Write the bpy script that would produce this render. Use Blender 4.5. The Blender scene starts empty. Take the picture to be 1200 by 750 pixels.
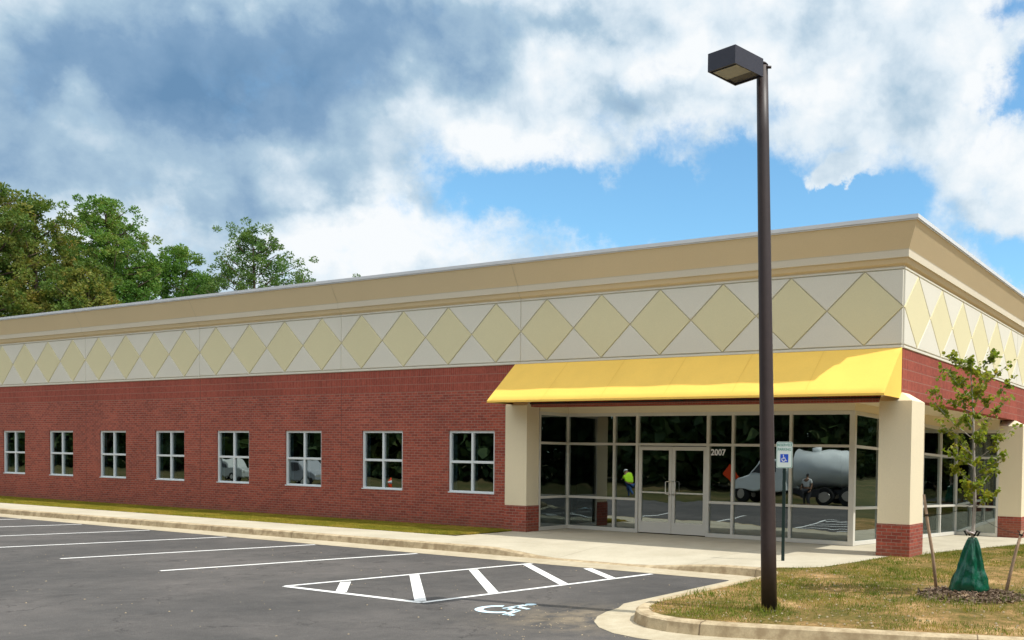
import bpy, bmesh, math, random
import numpy as np
from mathutils import Vector, Matrix
R = math.radians
PI = math.pi
scene = bpy.context.scene
COL = scene.collection
random.seed(7)
rng = np.random.default_rng(11)

# ------------------------------------------------------------------ camera
CR = Vector((0.88471747, 0.46582865, 0.01669332))
CU = Vector((-0.02715873, 0.01576271, 0.99950685))
CD = Vector((-0.4653358, 0.88473454, -0.02659686))
CP = Vector((6.0757, -17.2376, 1.8403))
cam_data = bpy.data.cameras.new('camera')
cam = bpy.data.objects.new('camera', cam_data)
COL.objects.link(cam)
m = Matrix.Identity(4)
for i in range(3):
    m[i][0] = CR[i]; m[i][1] = CU[i]; m[i][2] = -CD[i]; m[i][3] = CP[i]
cam.matrix_world = m
cam_data.sensor_width = 36.0
cam_data.lens = 36 * 1084.304 / 1200
cam_data.shift_x = -295.985 / 1200
cam_data.shift_y = 192.685 / 1200
cam_data.clip_end = 3000
scene.camera = cam

# ------------------------------------------------------------------ light
SUN_EL, SUN_AZ = R(56.9), R(8.0)      # azimuth measured from +X towards +Y
sun_data = bpy.data.lights.new('sun', 'SUN')
sun_data.energy = 4.2
sun_data.angle = R(0.55)
sun_data.color = (1.0, 0.955, 0.87)
sun = bpy.data.objects.new('sun', sun_data)
COL.objects.link(sun)
sdir = Vector((math.cos(SUN_EL) * math.cos(SUN_AZ), math.cos(SUN_EL) * math.sin(SUN_AZ), math.sin(SUN_EL)))
sun.rotation_euler = sdir.to_track_quat('Z', 'Y').to_euler()
sun.location = sdir * 60

scene.view_settings.view_transform = 'Standard'
scene.view_settings.look = 'None'
scene.view_settings.gamma = 1
scene.view_settings.exposure = 0.12
try:
    scene.view_settings.use_curve_mapping = False
except Exception:
    pass


class NT:
    """small helper to write node maths"""
    def __init__(self, tree):
        self.t = tree; self.n = tree.nodes; self.l = tree.links
    def new(self, typ, **kw):
        nd = self.n.new(typ)
        for k, v in kw.items():
            setattr(nd, k, v)
        return nd
    def put(self, sock, v):
        if isinstance(v, bpy.types.NodeSocket):
            self.l.new(v, sock)
        elif v is not None:
            sock.default_value = v
    def m(self, op, a, b=None, c=None, clamp=False):
        nd = self.new('ShaderNodeMath', operation=op, use_clamp=clamp)
        self.put(nd.inputs[0], a)
        if b is not None: self.put(nd.inputs[1], b)
        if c is not None: self.put(nd.inputs[2], c)
        return nd.outputs[0]
    def vm(self, op, a, b=None, out=0):
        nd = self.new('ShaderNodeVectorMath', operation=op)
        self.put(nd.inputs[0], a)
        if b is not None: self.put(nd.inputs[1], b)
        return nd.outputs[out]
    def dot(self, a, b):
        return self.vm('DOT_PRODUCT', a, b, 'Value')
    def noise(self, vec, scale, detail=4, rough=0.55, dist=0.0, out='Fac'):
        nd = self.new('ShaderNodeTexNoise')
        nd.inputs['Scale'].default_value = scale; nd.inputs['Detail'].default_value = detail
        nd.inputs['Roughness'].default_value = rough; nd.inputs['Distortion'].default_value = dist
        if vec is not None: self.l.new(vec, nd.inputs['Vector'])
        return nd.outputs[out]
    def ramp(self, fac, stops, interp='LINEAR'):
        nd = self.new('ShaderNodeValToRGB')
        nd.color_ramp.interpolation = interp
        el = nd.color_ramp.elements
        while len(el) < len(stops): el.new(0.5)
        for e, (p, c) in zip(el, stops):
            e.position = p; e.color = (*c, 1) if len(c) == 3 else c
        self.l.new(fac, nd.inputs[0])
        return nd.outputs[0]
    def mix(self, fac, a, b, blend='MIX'):
        nd = self.new('ShaderNodeMix', data_type='RGBA', blend_type=blend)
        self.put(nd.inputs[0], fac)
        self.put(nd.inputs[6], a if isinstance(a, bpy.types.NodeSocket) else (*a, 1))
        self.put(nd.inputs[7], b if isinstance(b, bpy.types.NodeSocket) else (*b, 1))
        return nd.outputs[2]
    def sstep(self, x, a, b):
        nd = self.new('ShaderNodeMapRange', interpolation_type='SMOOTHSTEP')
        self.put(nd.inputs[0], x); nd.inputs[1].default_value = a; nd.inputs[2].default_value = b
        return nd.outputs[0]


# ------------------------------------------------------------------ sky
world = bpy.data.worlds.new('World')
scene.world = world
world.use_nodes = True
wt = world.node_tree
wt.nodes.clear()
W = NT(wt)
sky = W.new('ShaderNodeTexSky', sky_type='NISHITA')
sky.sun_disc = False
sky.sun_elevation = SUN_EL
sky.sun_rotation = R(90) - SUN_AZ
sky.air_density = 1.0; sky.dust_density = 0.6; sky.ozone_density = 2.0
dirv = W.new('ShaderNodeTexCoord').outputs['Generated']
# fixed compass frame of the cloud field: tangent coordinates about one bearing
ax_d = W.dot(dirv, tuple(CD)); ax_r = W.dot(dirv, tuple(CR)); ax_u = W.dot(dirv, tuple(CU))
front = W.m('GREATER_THAN', ax_d, 0.12)
den = W.m('MAXIMUM', ax_d, 0.12)
gx = W.m('DIVIDE', ax_r, den); gy = W.m('DIVIDE', ax_u, den)
# layer coordinates (clouds shrink towards the horizon)
sep = W.new('ShaderNodeSeparateXYZ'); wt.links.new(dirv, sep.inputs[0])
zz = W.m('ADD', W.m('MAXIMUM', sep.outputs[2], 0.0), 0.22)
cmb = W.new('ShaderNodeCombineXYZ')
wt.links.new(W.m('DIVIDE', sep.outputs[0], zz), cmb.inputs[0])
wt.links.new(W.m('DIVIDE', sep.outputs[1], zz), cmb.inputs[1])
cmb.inputs[2].default_value = 3.7
lay = cmb.outputs[0]
n_big = W.noise(lay, 1.3, 9, 0.60, 0.25)
n_fine = W.noise(lay, 4.2, 8, 0.62, 0.15)
cmb2 = W.new('ShaderNodeCombineXYZ'); wt.links.new(gx, cmb2.inputs[0]); wt.links.new(gy, cmb2.inputs[1])
n_edge = W.noise(dirv, 9.0, 8, 0.62, 0.1)
# wobble so that the blobs have ragged outlines
wob = W.noise(dirv, 7.0, 9, 0.62, 0.0, 'Color')
sw = W.new('ShaderNodeSeparateXYZ'); wt.links.new(wob, sw.inputs[0])
wx = W.m('MULTIPLY_ADD', sw.outputs[0], 0.22, W.m('SUBTRACT', gx, 0.11))
wy = W.m('MULTIPLY_ADD', sw.outputs[1], 0.17, W.m('SUBTRACT', gy, 0.085))


def blob(px, py, rx, ry, amp, rot=0.0):
    """a soft ellipse of cloud at a bearing; px, py, rx, ry in 1/1084 tangent units"""
    cx, cy = (px - 896) / 1084, (568 - py) / 1084
    dx = W.m('SUBTRACT', wx, cx); dy = W.m('SUBTRACT', wy, cy)
    c, s = math.cos(rot), math.sin(rot)
    ux = W.m('MULTIPLY', W.m('ADD', W.m('MULTIPLY', dx, c), W.m('MULTIPLY', dy, s)), 1084 / rx)
    uy = W.m('MULTIPLY', W.m('SUBTRACT', W.m('MULTIPLY', dy, c), W.m('MULTIPLY', dx, s)), 1084 / ry)
    q = W.m('ADD', W.m('MULTIPLY', ux, ux), W.m('MULTIPLY', uy, uy))
    return W.m('MULTIPLY', W.m('EXPONENT', W.m('MULTIPLY', q, -1.0)), amp)


def total(lst):
    o = lst[0]
    for s in lst[1:]:
        o = W.m('ADD', o, s)
    return o


# clear openings between the clouds
gaps = total([
    blob(800, 250, 190, 62, 1.25), blob(600, 215, 110, 30, 1.0, -0.15), blob(950, 215, 110, 45, 0.9), blob(1015, 228, 50, 22, 0.6),
    blob(990, 255, 85, 26, 0.7), blob(1188, 78, 34, 26, 0.85, .5), blob(1160, 118, 30, 16, 0.55, -.4), blob(1196, 120, 24, 26, 0.6), blob(1192, 5, 40, 30, 0.8),
    blob(1185, 300, 85, 24, 1.0, -0.3), blob(905, 128, 30, 22, 0.35), blob(205, 275, 40, 26, 0.30),
    blob(985, 200, 38, 15, -1.9), blob(815, 208, 50, 14, -0.4), blob(450, 250, 26, 14, 0.25)])
cover_front = W.m('ADD', W.m('SUBTRACT', 1.0, gaps), W.m('MULTIPLY', W.m('SUBTRACT', W.noise(dirv, 14.0, 9, 0.66, 0.2), 0.5), 1.5))
cover_front = W.sstep(cover_front, 0.20, 0.92)
cover_back = W.sstep(n_big, 0.40, 0.60)
mixf = W.new('ShaderNodeMix', data_type='FLOAT')
W.put(mixf.inputs[0], front); W.put(mixf.inputs[2], cover_back); W.put(mixf.inputs[3], cover_front)
cover = mixf.outputs[0]
# how thick (dark) the cloud is
dark = total([
    blob(270, 72, 185, 76, 0.74), blob(235, 130, 110, 36, 0.30), blob(500, 50, 130, 48, 0.36), blob(15, 115, 62, 62, 0.42),
    blob(110, 208, 230, 40, 0.34), blob(430, 175, 130, 50, 0.20), blob(300, 232, 120, 28, 0.16), blob(745, 128, 110, 26, 0.26),
    blob(860, 30, 120, 30, 0.14), blob(1000, 60, 110, 40, 0.10), blob(640, 20, 90, 20, 0.22), blob(1020, 130, 120, 18, 0.10),
    blob(85, 112, 40, 22, -0.22, -.5), blob(45, 25, 50, 26, -0.14), blob(690, 75, 80, 36, -0.20), blob(575, 150, 90, 28, -0.30),
    blob(350, 165, 70, 20, -0.14), blob(480, 268, 130, 32, -0.34), blob(1110, 190, 90, 50, -0.12), blob(980, 80, 230, 80, -0.13)])
n_mid = W.noise(dirv, 16.0, 7, 0.62, 0.3)
dark = W.m('ADD', W.m('MULTIPLY', dark, 0.92), 0.005)
dark = W.m('ADD', dark, W.m('MULTIPLY', W.m('SUBTRACT', n_mid, 0.5), 0.40))
# billows: rounded cells give each puff a lit crown and a shaded underside
vb = W.new('ShaderNodeTexVoronoi'); vb.feature = 'F1'; vb.inputs['Scale'].default_value = 11
vb.inputs['Detail'].default_value = 2; vb.inputs['Roughness'].default_value = 0.6
wt.links.new(W.vm('ADD', dirv, W.vm('MULTIPLY', W.noise(dirv, 12, 5, 0.6, 0, 'Color'), (0.07, 0.07, 0.07))), vb.inputs['Vector'])
dark = W.m('ADD', dark, W.m('MULTIPLY', W.m('SUBTRACT', vb.outputs['Distance'], 0.50), 0.34))
dark_n = W.m('ADD', dark, W.m('MULTIPLY', W.m('SUBTRACT', n_fine, 0.5), 0.30))
dark_n = W.m('ADD', dark_n, W.m('MULTIPLY', W.m('SUBTRACT', n_edge, 0.5), 0.40))
dark_b = W.m('MULTIPLY', W.m('SUBTRACT', n_fine, 0.40), 1.4)
mixd = W.new('ShaderNodeMix', data_type='FLOAT')
W.put(mixd.inputs[0], front); W.put(mixd.inputs[2], dark_b); W.put(mixd.inputs[3], dark_n)
ccol = W.ramp(mixd.outputs[0], [(0.0, (0.87, 0.90, 0.92)), (0.16, (0.70, 0.79, 0.86)), (0.40, (0.385, 0.53, 0.66)),
                                (0.66, (0.215, 0.35, 0.52)), (0.98, (0.135, 0.26, 0.43))])
bg1 = W.new('ShaderNodeBackground'); bg2 = W.new('ShaderNodeBackground')
bcol = W.ramp(dark_b, [(0.0, (2.35, 2.24, 2.02)), (0.5, (1.7, 1.65, 1.52)), (1.0, (0.95, 0.95, 0.93))])
ccol = W.mix(front, bcol, ccol)      # unseen clouds behind the camera, brightened and warmed to fill the shaded front
# Nishita light, tuned warmer/brighter towards the pale blue of the place
tint = W.mix(1.0, sky.outputs[0], (0.82, 1.18, 1.22), 'MULTIPLY')
wt.links.new(tint, bg1.inputs[0]); bg1.inputs[1].default_value = 0.15
wt.links.new(ccol, bg2.inputs[0]); bg2.inputs[1].default_value = 1.0
msh = W.new('ShaderNodeMixShader')
wt.links.new(cover, msh.inputs[0]); wt.links.new(bg1.outputs[0], msh.inputs[1]); wt.links.new(bg2.outputs[0], msh.inputs[2])
wo = W.new('ShaderNodeOutputWorld'); wt.links.new(msh.outputs[0], wo.inputs[0])

# ------------------------------------------------------------------ materials


def newmat(name):
    mt = bpy.data.materials.new(name)
    mt.use_nodes = True
    t = mt.node_tree
    b = t.nodes['Principled BSDF']
    return mt, NT(t), b


def bump(N, b, height, strength, dist=0.01):
    bp = N.new('ShaderNodeBump')
    bp.inputs['Strength'].default_value = strength; bp.inputs['Distance'].default_value = dist
    N.l.new(height, bp.inputs['Height']); N.l.new(bp.outputs[0], b.inputs['Normal'])


def uvof(N):
    nd = N.new('ShaderNodeUVMap'); nd.uv_map = 'uv'
    return nd.outputs[0]


def objco(N):
    return N.new('ShaderNodeTexCoord').outputs['Object']


def geo(N):
    return N.new('ShaderNodeNewGeometry').outputs['Position']


def speck(name, col, var=0.12, scale=30, rough=0.85, bs=0.15, big=0.6, spec=0.3, metal=0.0, bigamp=None):
    """a painted / rendered surface with fine and broad colour variation"""
    mt, N, b = newmat(name)
    p = geo(N)
    f = N.noise(p, scale, 5, 0.6)
    g = N.noise(p, big, 5, 0.6)
    ba = var if bigamp is None else bigamp
    v = N.m('MULTIPLY_ADD', N.m('SUBTRACT', f, 0.5), var * 2, 1.0)
    v = N.m('MULTIPLY_ADD', N.m('SUBTRACT', g, 0.5), ba * 2, v)
    c = N.mix(1.0, col, (1, 1, 1), 'MULTIPLY')
    hs = N.new('ShaderNodeHueSaturation')
    N.put(hs.inputs['Color'], c); N.put(hs.inputs['Value'], v)
    N.l.new(hs.outputs[0], b.inputs['Base Color'])
    b.inputs['Roughness'].default_value = rough
    b.inputs['Metallic'].default_value = metal
    b.inputs['Specular IOR Level'].default_value = spec
    if bs: bump(N, b, f, bs)
    return mt


def brick(name, bw, rh, off, c1, c2, mortar, ms, voff=0.0, rowgap=False):
    mt, N, b = newmat(name)
    uv = uvof(N)
    mp = N.new('ShaderNodeMapping'); N.l.new(uv, mp.inputs[0]); mp.inputs['Location'].default_value = (0, voff, 0)
    wn = N.noise(uv, 5.0, 3, 0.5, 0, 'Color')
    wv = N.vm('SCALE', N.vm('SUBTRACT', wn, (0.5, 0.5, 0.5)), None)
    wv.node.inputs['Scale'].default_value = 0.006
    vec = N.vm('ADD', mp.outputs[0], wv)
    bt = N.new('ShaderNodeTexBrick'); bt.offset = off; bt.squash = 1.0
    N.l.new(vec, bt.inputs['Vector'])
    bt.inputs['Scale'].default_value = 1.0
    bt.inputs['Brick Width'].default_value = bw; bt.inputs['Row Height'].default_value = rh
    bt.inputs['Mortar Size'].default_value = ms; bt.inputs['Mortar Smooth'].default_value = 0.2
    bt.inputs['Bias'].default_value = -0.1
    bt.inputs['Color1'].default_value = (*c1, 1); bt.inputs['Color2'].default_value = (*c2, 1)
    bt.inputs['Mortar'].default_value = (*mortar, 1)
    g = N.noise(uv, 0.45, 6, 0.65)
    g2 = N.noise(uv, 14.0, 4, 0.6)
    col = N.mix(1.0, bt.outputs['Color'], N.ramp(g, [(0.25, (0.82, 0.82, 0.82)), (0.75, (1.2, 1.15, 1.12))]), 'MULTIPLY')
    col = N.mix(1.0, col, N.ramp(g2, [(0.3, (0.80, 0.80, 0.80)), (0.7, (1.18, 1.16, 1.16))]), 'MULTIPLY')
    fac = bt.outputs['Fac']
    if rowgap:
        # the wide pale bed joint that runs between two rows of upright bricks
        sp = N.new('ShaderNodeSeparateXYZ'); N.l.new(vec, sp.inputs[0])
        fr = N.m('FRACT', N.m('DIVIDE', sp.outputs[1], rh))
        e = N.m('MINIMUM', fr, N.m('SUBTRACT', 1.0, fr))
        gm = N.m('LESS_THAN', e, 0.038)
        col = N.mix(gm, col, tuple(min(1, x * 1.05) for x in mortar))
    # splashed soil at the foot of the wall
    sz = N.new('ShaderNodeSeparateXYZ'); N.l.new(geo(N), sz.inputs[0])
    low = N.m('SUBTRACT', 1.0, N.sstep(N.m('ADD', sz.outputs[2], N.m('MULTIPLY', g2, .12)), 0.05, 0.34))
    col = N.mix(N.m('MULTIPLY', low, 0.30), col, (0.17, 0.11, 0.065))
    N.l.new(col, b.inputs['Base Color'])
    b.inputs['Roughness'].default_value = 0.9
    b.inputs['Specular IOR Level'].default_value = 0.2
    inv = N.m('SUBTRACT', 1.0, fac)
    bump(N, b, N.m('MULTIPLY_ADD', g2, 0.3, inv), 0.6, 0.006)
    return mt


M = {}
M['brick'] = brick('brick_running', 0.203, 0.0677, 0.5, (0.365, 0.088, 0.058), (0.225, 0.054, 0.042), (0.31, 0.19, 0.15), 0.0070)
M['soldier'] = brick('brick_soldier', 0.0677, 0.2, 0.0, (0.33, 0.078, 0.053), (0.26, 0.060, 0.043), (0.30, 0.155, 0.12), 0.005, voff=0.135, rowgap=True)
M['cream'] = speck('stucco_cream', (0.70, 0.67, 0.575), 0.10, 60, 0.95, 0.25, 0.5, 0.1, bigamp=0.06)
M['diamond'] = speck('stucco_olive_yellow', (0.70, 0.64, 0.41), 0.10, 60, 0.95, 0.25, 0.5, 0.1, bigamp=0.05)
M['groove'] = speck('stucco_groove', (0.52, 0.47, 0.34), 0.1, 40, 0.95, 0.1, 0.5, 0.1)
M['pillar'] = speck('stucco_pillar', (0.75, 0.66, 0.475), 0.10, 60, 0.95, 0.25, 0.7, 0.1, bigamp=0.05)
M['tan'] = speck('stucco_tan', (0.74, 0.60, 0.385), 0.09, 60, 0.95, 0.2, 0.5, 0.1, bigamp=0.05)
M['fillet'] = speck('stucco_pale', (0.66, 0.59, 0.46), 0.09, 60, 0.95, 0.2, 0.5, 0.1, bigamp=0.05)
M['cap'] = speck('metal_coping', (0.66, 0.67, 0.68), 0.05, 6, 0.5, 0.0, 1.5, 0.5)
M['alum'] = speck('anodised_frame', (0.62, 0.60, 0.54), 0.05, 30, 0.45, 0.0, 1.0, 0.5)
M['white_frame'] = speck('window_frame_white', (0.66, 0.70, 0.72), 0.05, 30, 0.5, 0.0, 1.0, 0.4)
M['steel'] = speck('brushed_steel', (0.7, 0.68, 0.62), 0.05, 40, 0.3, 0.0, 1.0, 0.5, metal=0.8)
M['yellow'] = speck('awning_canvas', (0.90, 0.58, 0.12), 0.06, 25, 0.8, 0.10, 1.6, 0.2, bigamp=.09)
M['bronze'] = speck('dark_bronze_paint', (0.040, 0.026, 0.024), 0.25, 14, 0.5, 0.06, 2.0, 0.45)
M['lens'] = speck('lamp_lens', (0.32, 0.32, 0.28), 0.25, 14, 0.35, 0.1, 4.0, 0.5)
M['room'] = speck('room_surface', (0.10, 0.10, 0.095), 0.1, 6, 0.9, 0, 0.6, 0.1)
M['roof'] = speck('roof_membrane', (0.35, 0.35, 0.33), 0.1, 6, 0.9, 0, 0.6, 0.1)
M['green_post'] = speck('green_channel_post', (0.006, 0.022, 0.020), 0.15, 30, 0.5, 0.0, 3.0, 0.4)
M['sign_white'] = speck('sign_white', (0.68, 0.76, 0.74), 0.03, 20, 0.5, 0.0, 1.0, 0.4)
M['sign_green'] = speck('sign_green', (0.02, 0.22, 0.17), 0.05, 20, 0.5, 0.0, 1.0, 0.4)
M['sign_blue'] = speck('sign_blue', (0.01, 0.08, 0.55), 0.05, 20, 0.5, 0.0, 1.0, 0.4)
M['pure_white'] = speck('white_vinyl', (0.8, 0.8, 0.8), 0.03, 20, 0.5, 0.0, 1.0, 0.4)
M['bark'] = speck('pine_bark', (0.10, 0.070, 0.052), 0.35, 6, 0.95, 0.3, 1.0, 0.1)
M['youngbark'] = speck('pale_young_bark', (0.36, 0.32, 0.28), 0.35, 28, 0.9, 0.2, 6.0, 0.1)
M['stake'] = speck('weathered_stake', (0.36, 0.25, 0.17), 0.35, 30, 0.9, 0.3, 6.0, 0.1)
M['strap'] = speck('dark_strap', (0.03, 0.03, 0.028), 0.1, 30, 0.7, 0.0, 6.0, 0.2)
M['palestrap'] = speck('pale_strap', (0.6, 0.52, 0.5), 0.1, 30, 0.7, 0.0, 6.0, 0.2)


def concrete(name, col, jx=None, jy=None, dirt=0.0):
    mt, N, b = newmat(name)
    p = geo(N)
    f = N.noise(p, 55, 5, 0.6); g = N.noise(p, 0.8, 7, 0.65); h = N.noise(p, 6.0, 6, 0.6)
    c = N.mix(1.0, col, N.ramp(g, [(0.25, (0.80, 0.78, 0.74)), (0.75, (1.12, 1.12, 1.12))]), 'MULTIPLY')
    c = N.mix(1.0, c, N.ramp(f, [(0.3, (0.88, 0.88, 0.88)), (0.7, (1.1, 1.1, 1.1))]), 'MULTIPLY')
    if dirt:
        c = N.mix(N.m('MULTIPLY', N.sstep(h, 0.36, 0.66), dirt), c, (0.26, 0.19, 0.11))
    sp = N.new('ShaderNodeSeparateXYZ'); N.l.new(p, sp.inputs[0])
    for comp, step in ((0, jx), (1, jy)):
        if step:
            fr = N.m('FRACT', N.m('DIVIDE', N.m('ADD', sp.outputs[comp], 100.3), step))
            ln = N.m('LESS_THAN', N.m('ABSOLUTE', N.m('SUBTRACT', fr, 0.5)), 0.006 / step * 1.2)
            c = N.mix(N.m('MULTIPLY', ln, 0.6), c, (0.18, 0.15, 0.11))
    N.l.new(c, b.inputs['Base Color'])
    b.inputs['Roughness'].default_value = 0.9; b.inputs['Specular IOR Level'].default_value = 0.2
    bump(N, b, f, 0.25, 0.006)
    return mt


M['walk'] = concrete('concrete_walk', (0.48, 0.44, 0.345), jx=3.0, jy=None)
M['kerb'] = concrete('concrete_kerb', (0.50, 0.41, 0.27), dirt=0.75)
M['gutter'] = concrete('concrete_gutter', (0.47, 0.415, 0.305), dirt=0.25)


def asphalt():
    mt, N, b = newmat('asphalt')
    p = geo(N)
    f = N.noise(p, 120, 3, 0.7); g = N.noise(p, 0.35, 7, 0.6, 0.4); h = N.noise(p, 3.0, 7, 0.65)
    vr = N.new('ShaderNodeTexVoronoi'); vr.inputs['Scale'].default_value = 70; N.l.new(p, vr.inputs['Vector'])
    c = N.ramp(g, [(0.3, (0.060, 0.058, 0.057)), (0.5, (0.083, 0.078, 0.075)), (0.7, (0.110, 0.101, 0.096))])
    c = N.mix(1.0, c, N.ramp(h, [(0.3, (0.84, 0.84, 0.84)), (0.7, (1.16, 1.15, 1.14))]), 'MULTIPLY')
    c = N.mix(1.0, c, N.ramp(f, [(0.3, (0.62, 0.62, 0.62)), (0.7, (1.38, 1.38, 1.38))]), 'MULTIPLY')
    # pale stones showing in the binder
    sel = N.noise(p, 23, 2, 0.5)
    st = N.m('MULTIPLY', N.m('LESS_THAN', vr.outputs['Distance'], 0.22), N.m('GREATER_THAN', sel, 0.60))
    c = N.mix(N.m('MULTIPLY', st, 0.35), c, (0.42, 0.38, 0.32))
    # sandy dust washed out near the island nose
    sp = N.new('ShaderNodeSeparateXYZ'); N.l.new(p, sp.inputs[0])
    dx = N.m('DIVIDE', N.m('ADD', sp.outputs[0], 1.2), 0.9); dy = N.m('DIVIDE', N.m('ADD', sp.outputs[1], 8.2), 0.8)
    q = N.m('EXPONENT', N.m('MULTIPLY', N.m('ADD', N.m('MULTIPLY', dx, dx), N.m('MULTIPLY', dy, dy)), -1.0))
    c = N.mix(N.m('MULTIPLY', N.m('MULTIPLY', q, N.sstep(h, 0.35, 0.65)), 0.45), c, (0.36, 0.28, 0.17))
    # oil spots and hairline cracks
    oil = N.noise(p, 1.7, 4, 0.5, 0.6)
    c = N.mix(N.m('MULTIPLY', N.sstep(oil, 0.62, 0.72), 0.40), c, (0.035, 0.033, 0.032))
    vc = N.new('ShaderNodeTexVoronoi'); vc.feature = 'DISTANCE_TO_EDGE'; vc.inputs['Scale'].default_value = 0.33
    wv_ = N.vm('ADD', p, N.vm('SCALE', N.noise(p, 1.3, 5, 0.6, 0, 'Color'), None)); wv_.node.inputs[1].links[0].from_node.inputs['Scale'].default_value = 1.2
    N.l.new(wv_, vc.inputs['Vector'])
    crk = N.m('MULTIPLY', N.m('LESS_THAN', vc.outputs['Distance'], 0.0035), N.m('GREATER_THAN', g, 0.50))
    c = N.mix(N.m('MULTIPLY', crk, 0.55), c, (0.03, 0.028, 0.027))
    N.l.new(c, b.inputs['Base Color'])
    b.inputs['Roughness'].default_value = 0.85; b.inputs['Specular IOR Level'].default_value = 0.25
    bump(N, b, N.m('ADD', f, vr.outputs['Distance']), 0.35, 0.008)
    return mt


M['asphalt'] = asphalt()


def worn_paint():
    mt, N, b = newmat('worn_white_paint')
    p = geo(N)
    f = N.noise(p, 22, 6, 0.7); g = N.noise(p, 110, 3, 0.6)
    c = N.mix(N.sstep(f, 0.60, 0.72), (0.78, 0.78, 0.76), (0.35, 0.34, 0.33))
    c = N.mix(N.m('MULTIPLY', N.sstep(g, 0.6, 0.7), 0.5), c, (0.3, 0.3, 0.3))
    N.l.new(c, b.inputs['Base Color']); b.inputs['Roughness'].default_value = 0.75
    bump(N, b, g, 0.2, 0.004)
    return mt


M['paint'] = worn_paint()
M['paint_blue'] = speck('pale_blue_white_paint', (0.58, 0.74, 0.82), 0.10, 14, 0.75, 0.1, 4.0, 0.3)


def dirt_ground(name, cols, sc=0.9):
    mt, N, b = newmat(name)
    p = geo(N)
    g = N.noise(p, sc, 8, 0.68, 0.3); f = N.noise(p, 26, 6, 0.7); k = N.noise(p, 5, 6, 0.7)
    s = N.m('ADD', N.m('MULTIPLY', g, 0.7), N.m('MULTIPLY', k, 0.3))
    c = N.ramp(s, cols)
    c = N.mix(1.0, c, N.ramp(f, [(0.28, (0.55, 0.55, 0.5)), (0.72, (1.45, 1.4, 1.35))]), 'MULTIPLY')
    N.l.new(c, b.inputs['Base Color'])
    b.inputs['Roughness'].default_value = 0.95; b.inputs['Specular IOR Level'].default_value = 0.1
    bump(N, b, f, 0.8, 0.03)
    return mt


M['island'] = dirt_ground('patchy_lawn_soil', [(0.36, (0.06, 0.075, 0.018)), (0.47, (0.16, 0.12, 0.04)),
                                               (0.56, (0.30, 0.19, 0.085)), (0.66, (0.55, 0.38, 0.20))])
M['verge'] = dirt_ground('verge_soil', [(0.36, (0.11, 0.12, 0.018)), (0.5, (0.19, 0.165, 0.03)), (0.62, (0.28, 0.21, 0.06))])
M['ground'] = dirt_ground('rough_ground', [(0.36, (0.03, 0.04, 0.014)), (0.5, (0.07, 0.07, 0.026)), (0.65, (0.16, 0.11, 0.06))], 0.15)
M['mulch'] = dirt_ground('bark_mulch', [(0.36, (0.12, 0.08, 0.05)), (0.5, (0.22, 0.15, 0.09)), (0.62, (0.36, 0.26, 0.17))], 6.0)


def leafmat(name, cols, sc, trans=0.35, rough=0.6):
    mt = bpy.data.materials.new(name); mt.use_nodes = True
    N = NT(mt.node_tree); mt.node_tree.nodes.clear()
    p = geo(N)
    n = N.noise(p, sc, 3, 0.6)
    n2 = N.noise(p, sc * 9, 2, 0.5)
    c = N.ramp(N.m('ADD', N.m('MULTIPLY', n, 0.65), N.m('MULTIPLY', n2, 0.35)), cols)
    d = N.new('ShaderNodeBsdfPrincipled'); N.l.new(c, d.inputs['Base Color']); d.inputs['Roughness'].default_value = rough
    d.inputs['Specular IOR Level'].default_value = 0.25
    t = N.new('ShaderNodeBsdfTranslucent')
    N.l.new(N.mix(1.0, c, (1.25, 1.25, 0.7), 'MULTIPLY'), t.inputs[0])
    ms = N.new('ShaderNodeMixShader'); ms.inputs[0].default_value = trans
    N.l.new(d.outputs[0], ms.inputs[1]); N.l.new(t.outputs[0], ms.inputs[2])
    o = N.new('ShaderNodeOutputMaterial'); N.l.new(ms.outputs[0], o.inputs[0])
    return mt


M['needle'] = leafmat('pine_needles', [(0.33, (0.055, 0.140, 0.022)), (0.5, (0.110, 0.220, 0.036)), (0.62, (0.20, 0.26, 0.050)), (0.75, (0.30, 0.20, 0.06))], 0.5)
M['needle_gold'] = leafmat('pine_needles_gold', [(0.30, (0.045, 0.105, 0.018)), (0.47, (0.095, 0.155, 0.026)), (0.60, (0.22, 0.21, 0.040)), (0.74, (0.38, 0.21, 0.06))], 0.5)
M['needle_deep'] = leafmat('pine_needles_deep', [(0.33, (0.045, 0.115, 0.026)), (0.5, (0.095, 0.175, 0.038)), (0.70, (0.18, 0.22, 0.055))], 0.5)
M['leaf'] = leafmat('young_leaves', [(0.34, (0.09, 0.15, 0.018)), (0.48, (0.19, 0.25, 0.028)), (0.60, (0.34, 0.32, 0.045)), (0.72, (0.40, 0.20, 0.05))], 7.0, 0.50, 0.45)
M['blade'] = leafmat('grass_blades', [(0.34, (0.065, 0.13, 0.012)), (0.47, (0.14, 0.185, 0.018)), (0.57, (0.26, 0.235, 0.04)), (0.68, (0.46, 0.32, 0.09))], 1.4, 0.3, 0.8)
M['blade_v'] = leafmat('verge_blades', [(0.34, (0.19, 0.21, 0.022)), (0.5, (0.32, 0.28, 0.035)), (0.64, (0.46, 0.34, 0.07))], 1.0, 0.3, 0.8)
M['wood_far'] = leafmat('woodland_leaves', [(0.34, (0.020, 0.048, 0.016)), (0.5, (0.045, 0.080, 0.022)), (0.66, (0.11, 0.12, 0.035))], 0.25, 0.2)


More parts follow.
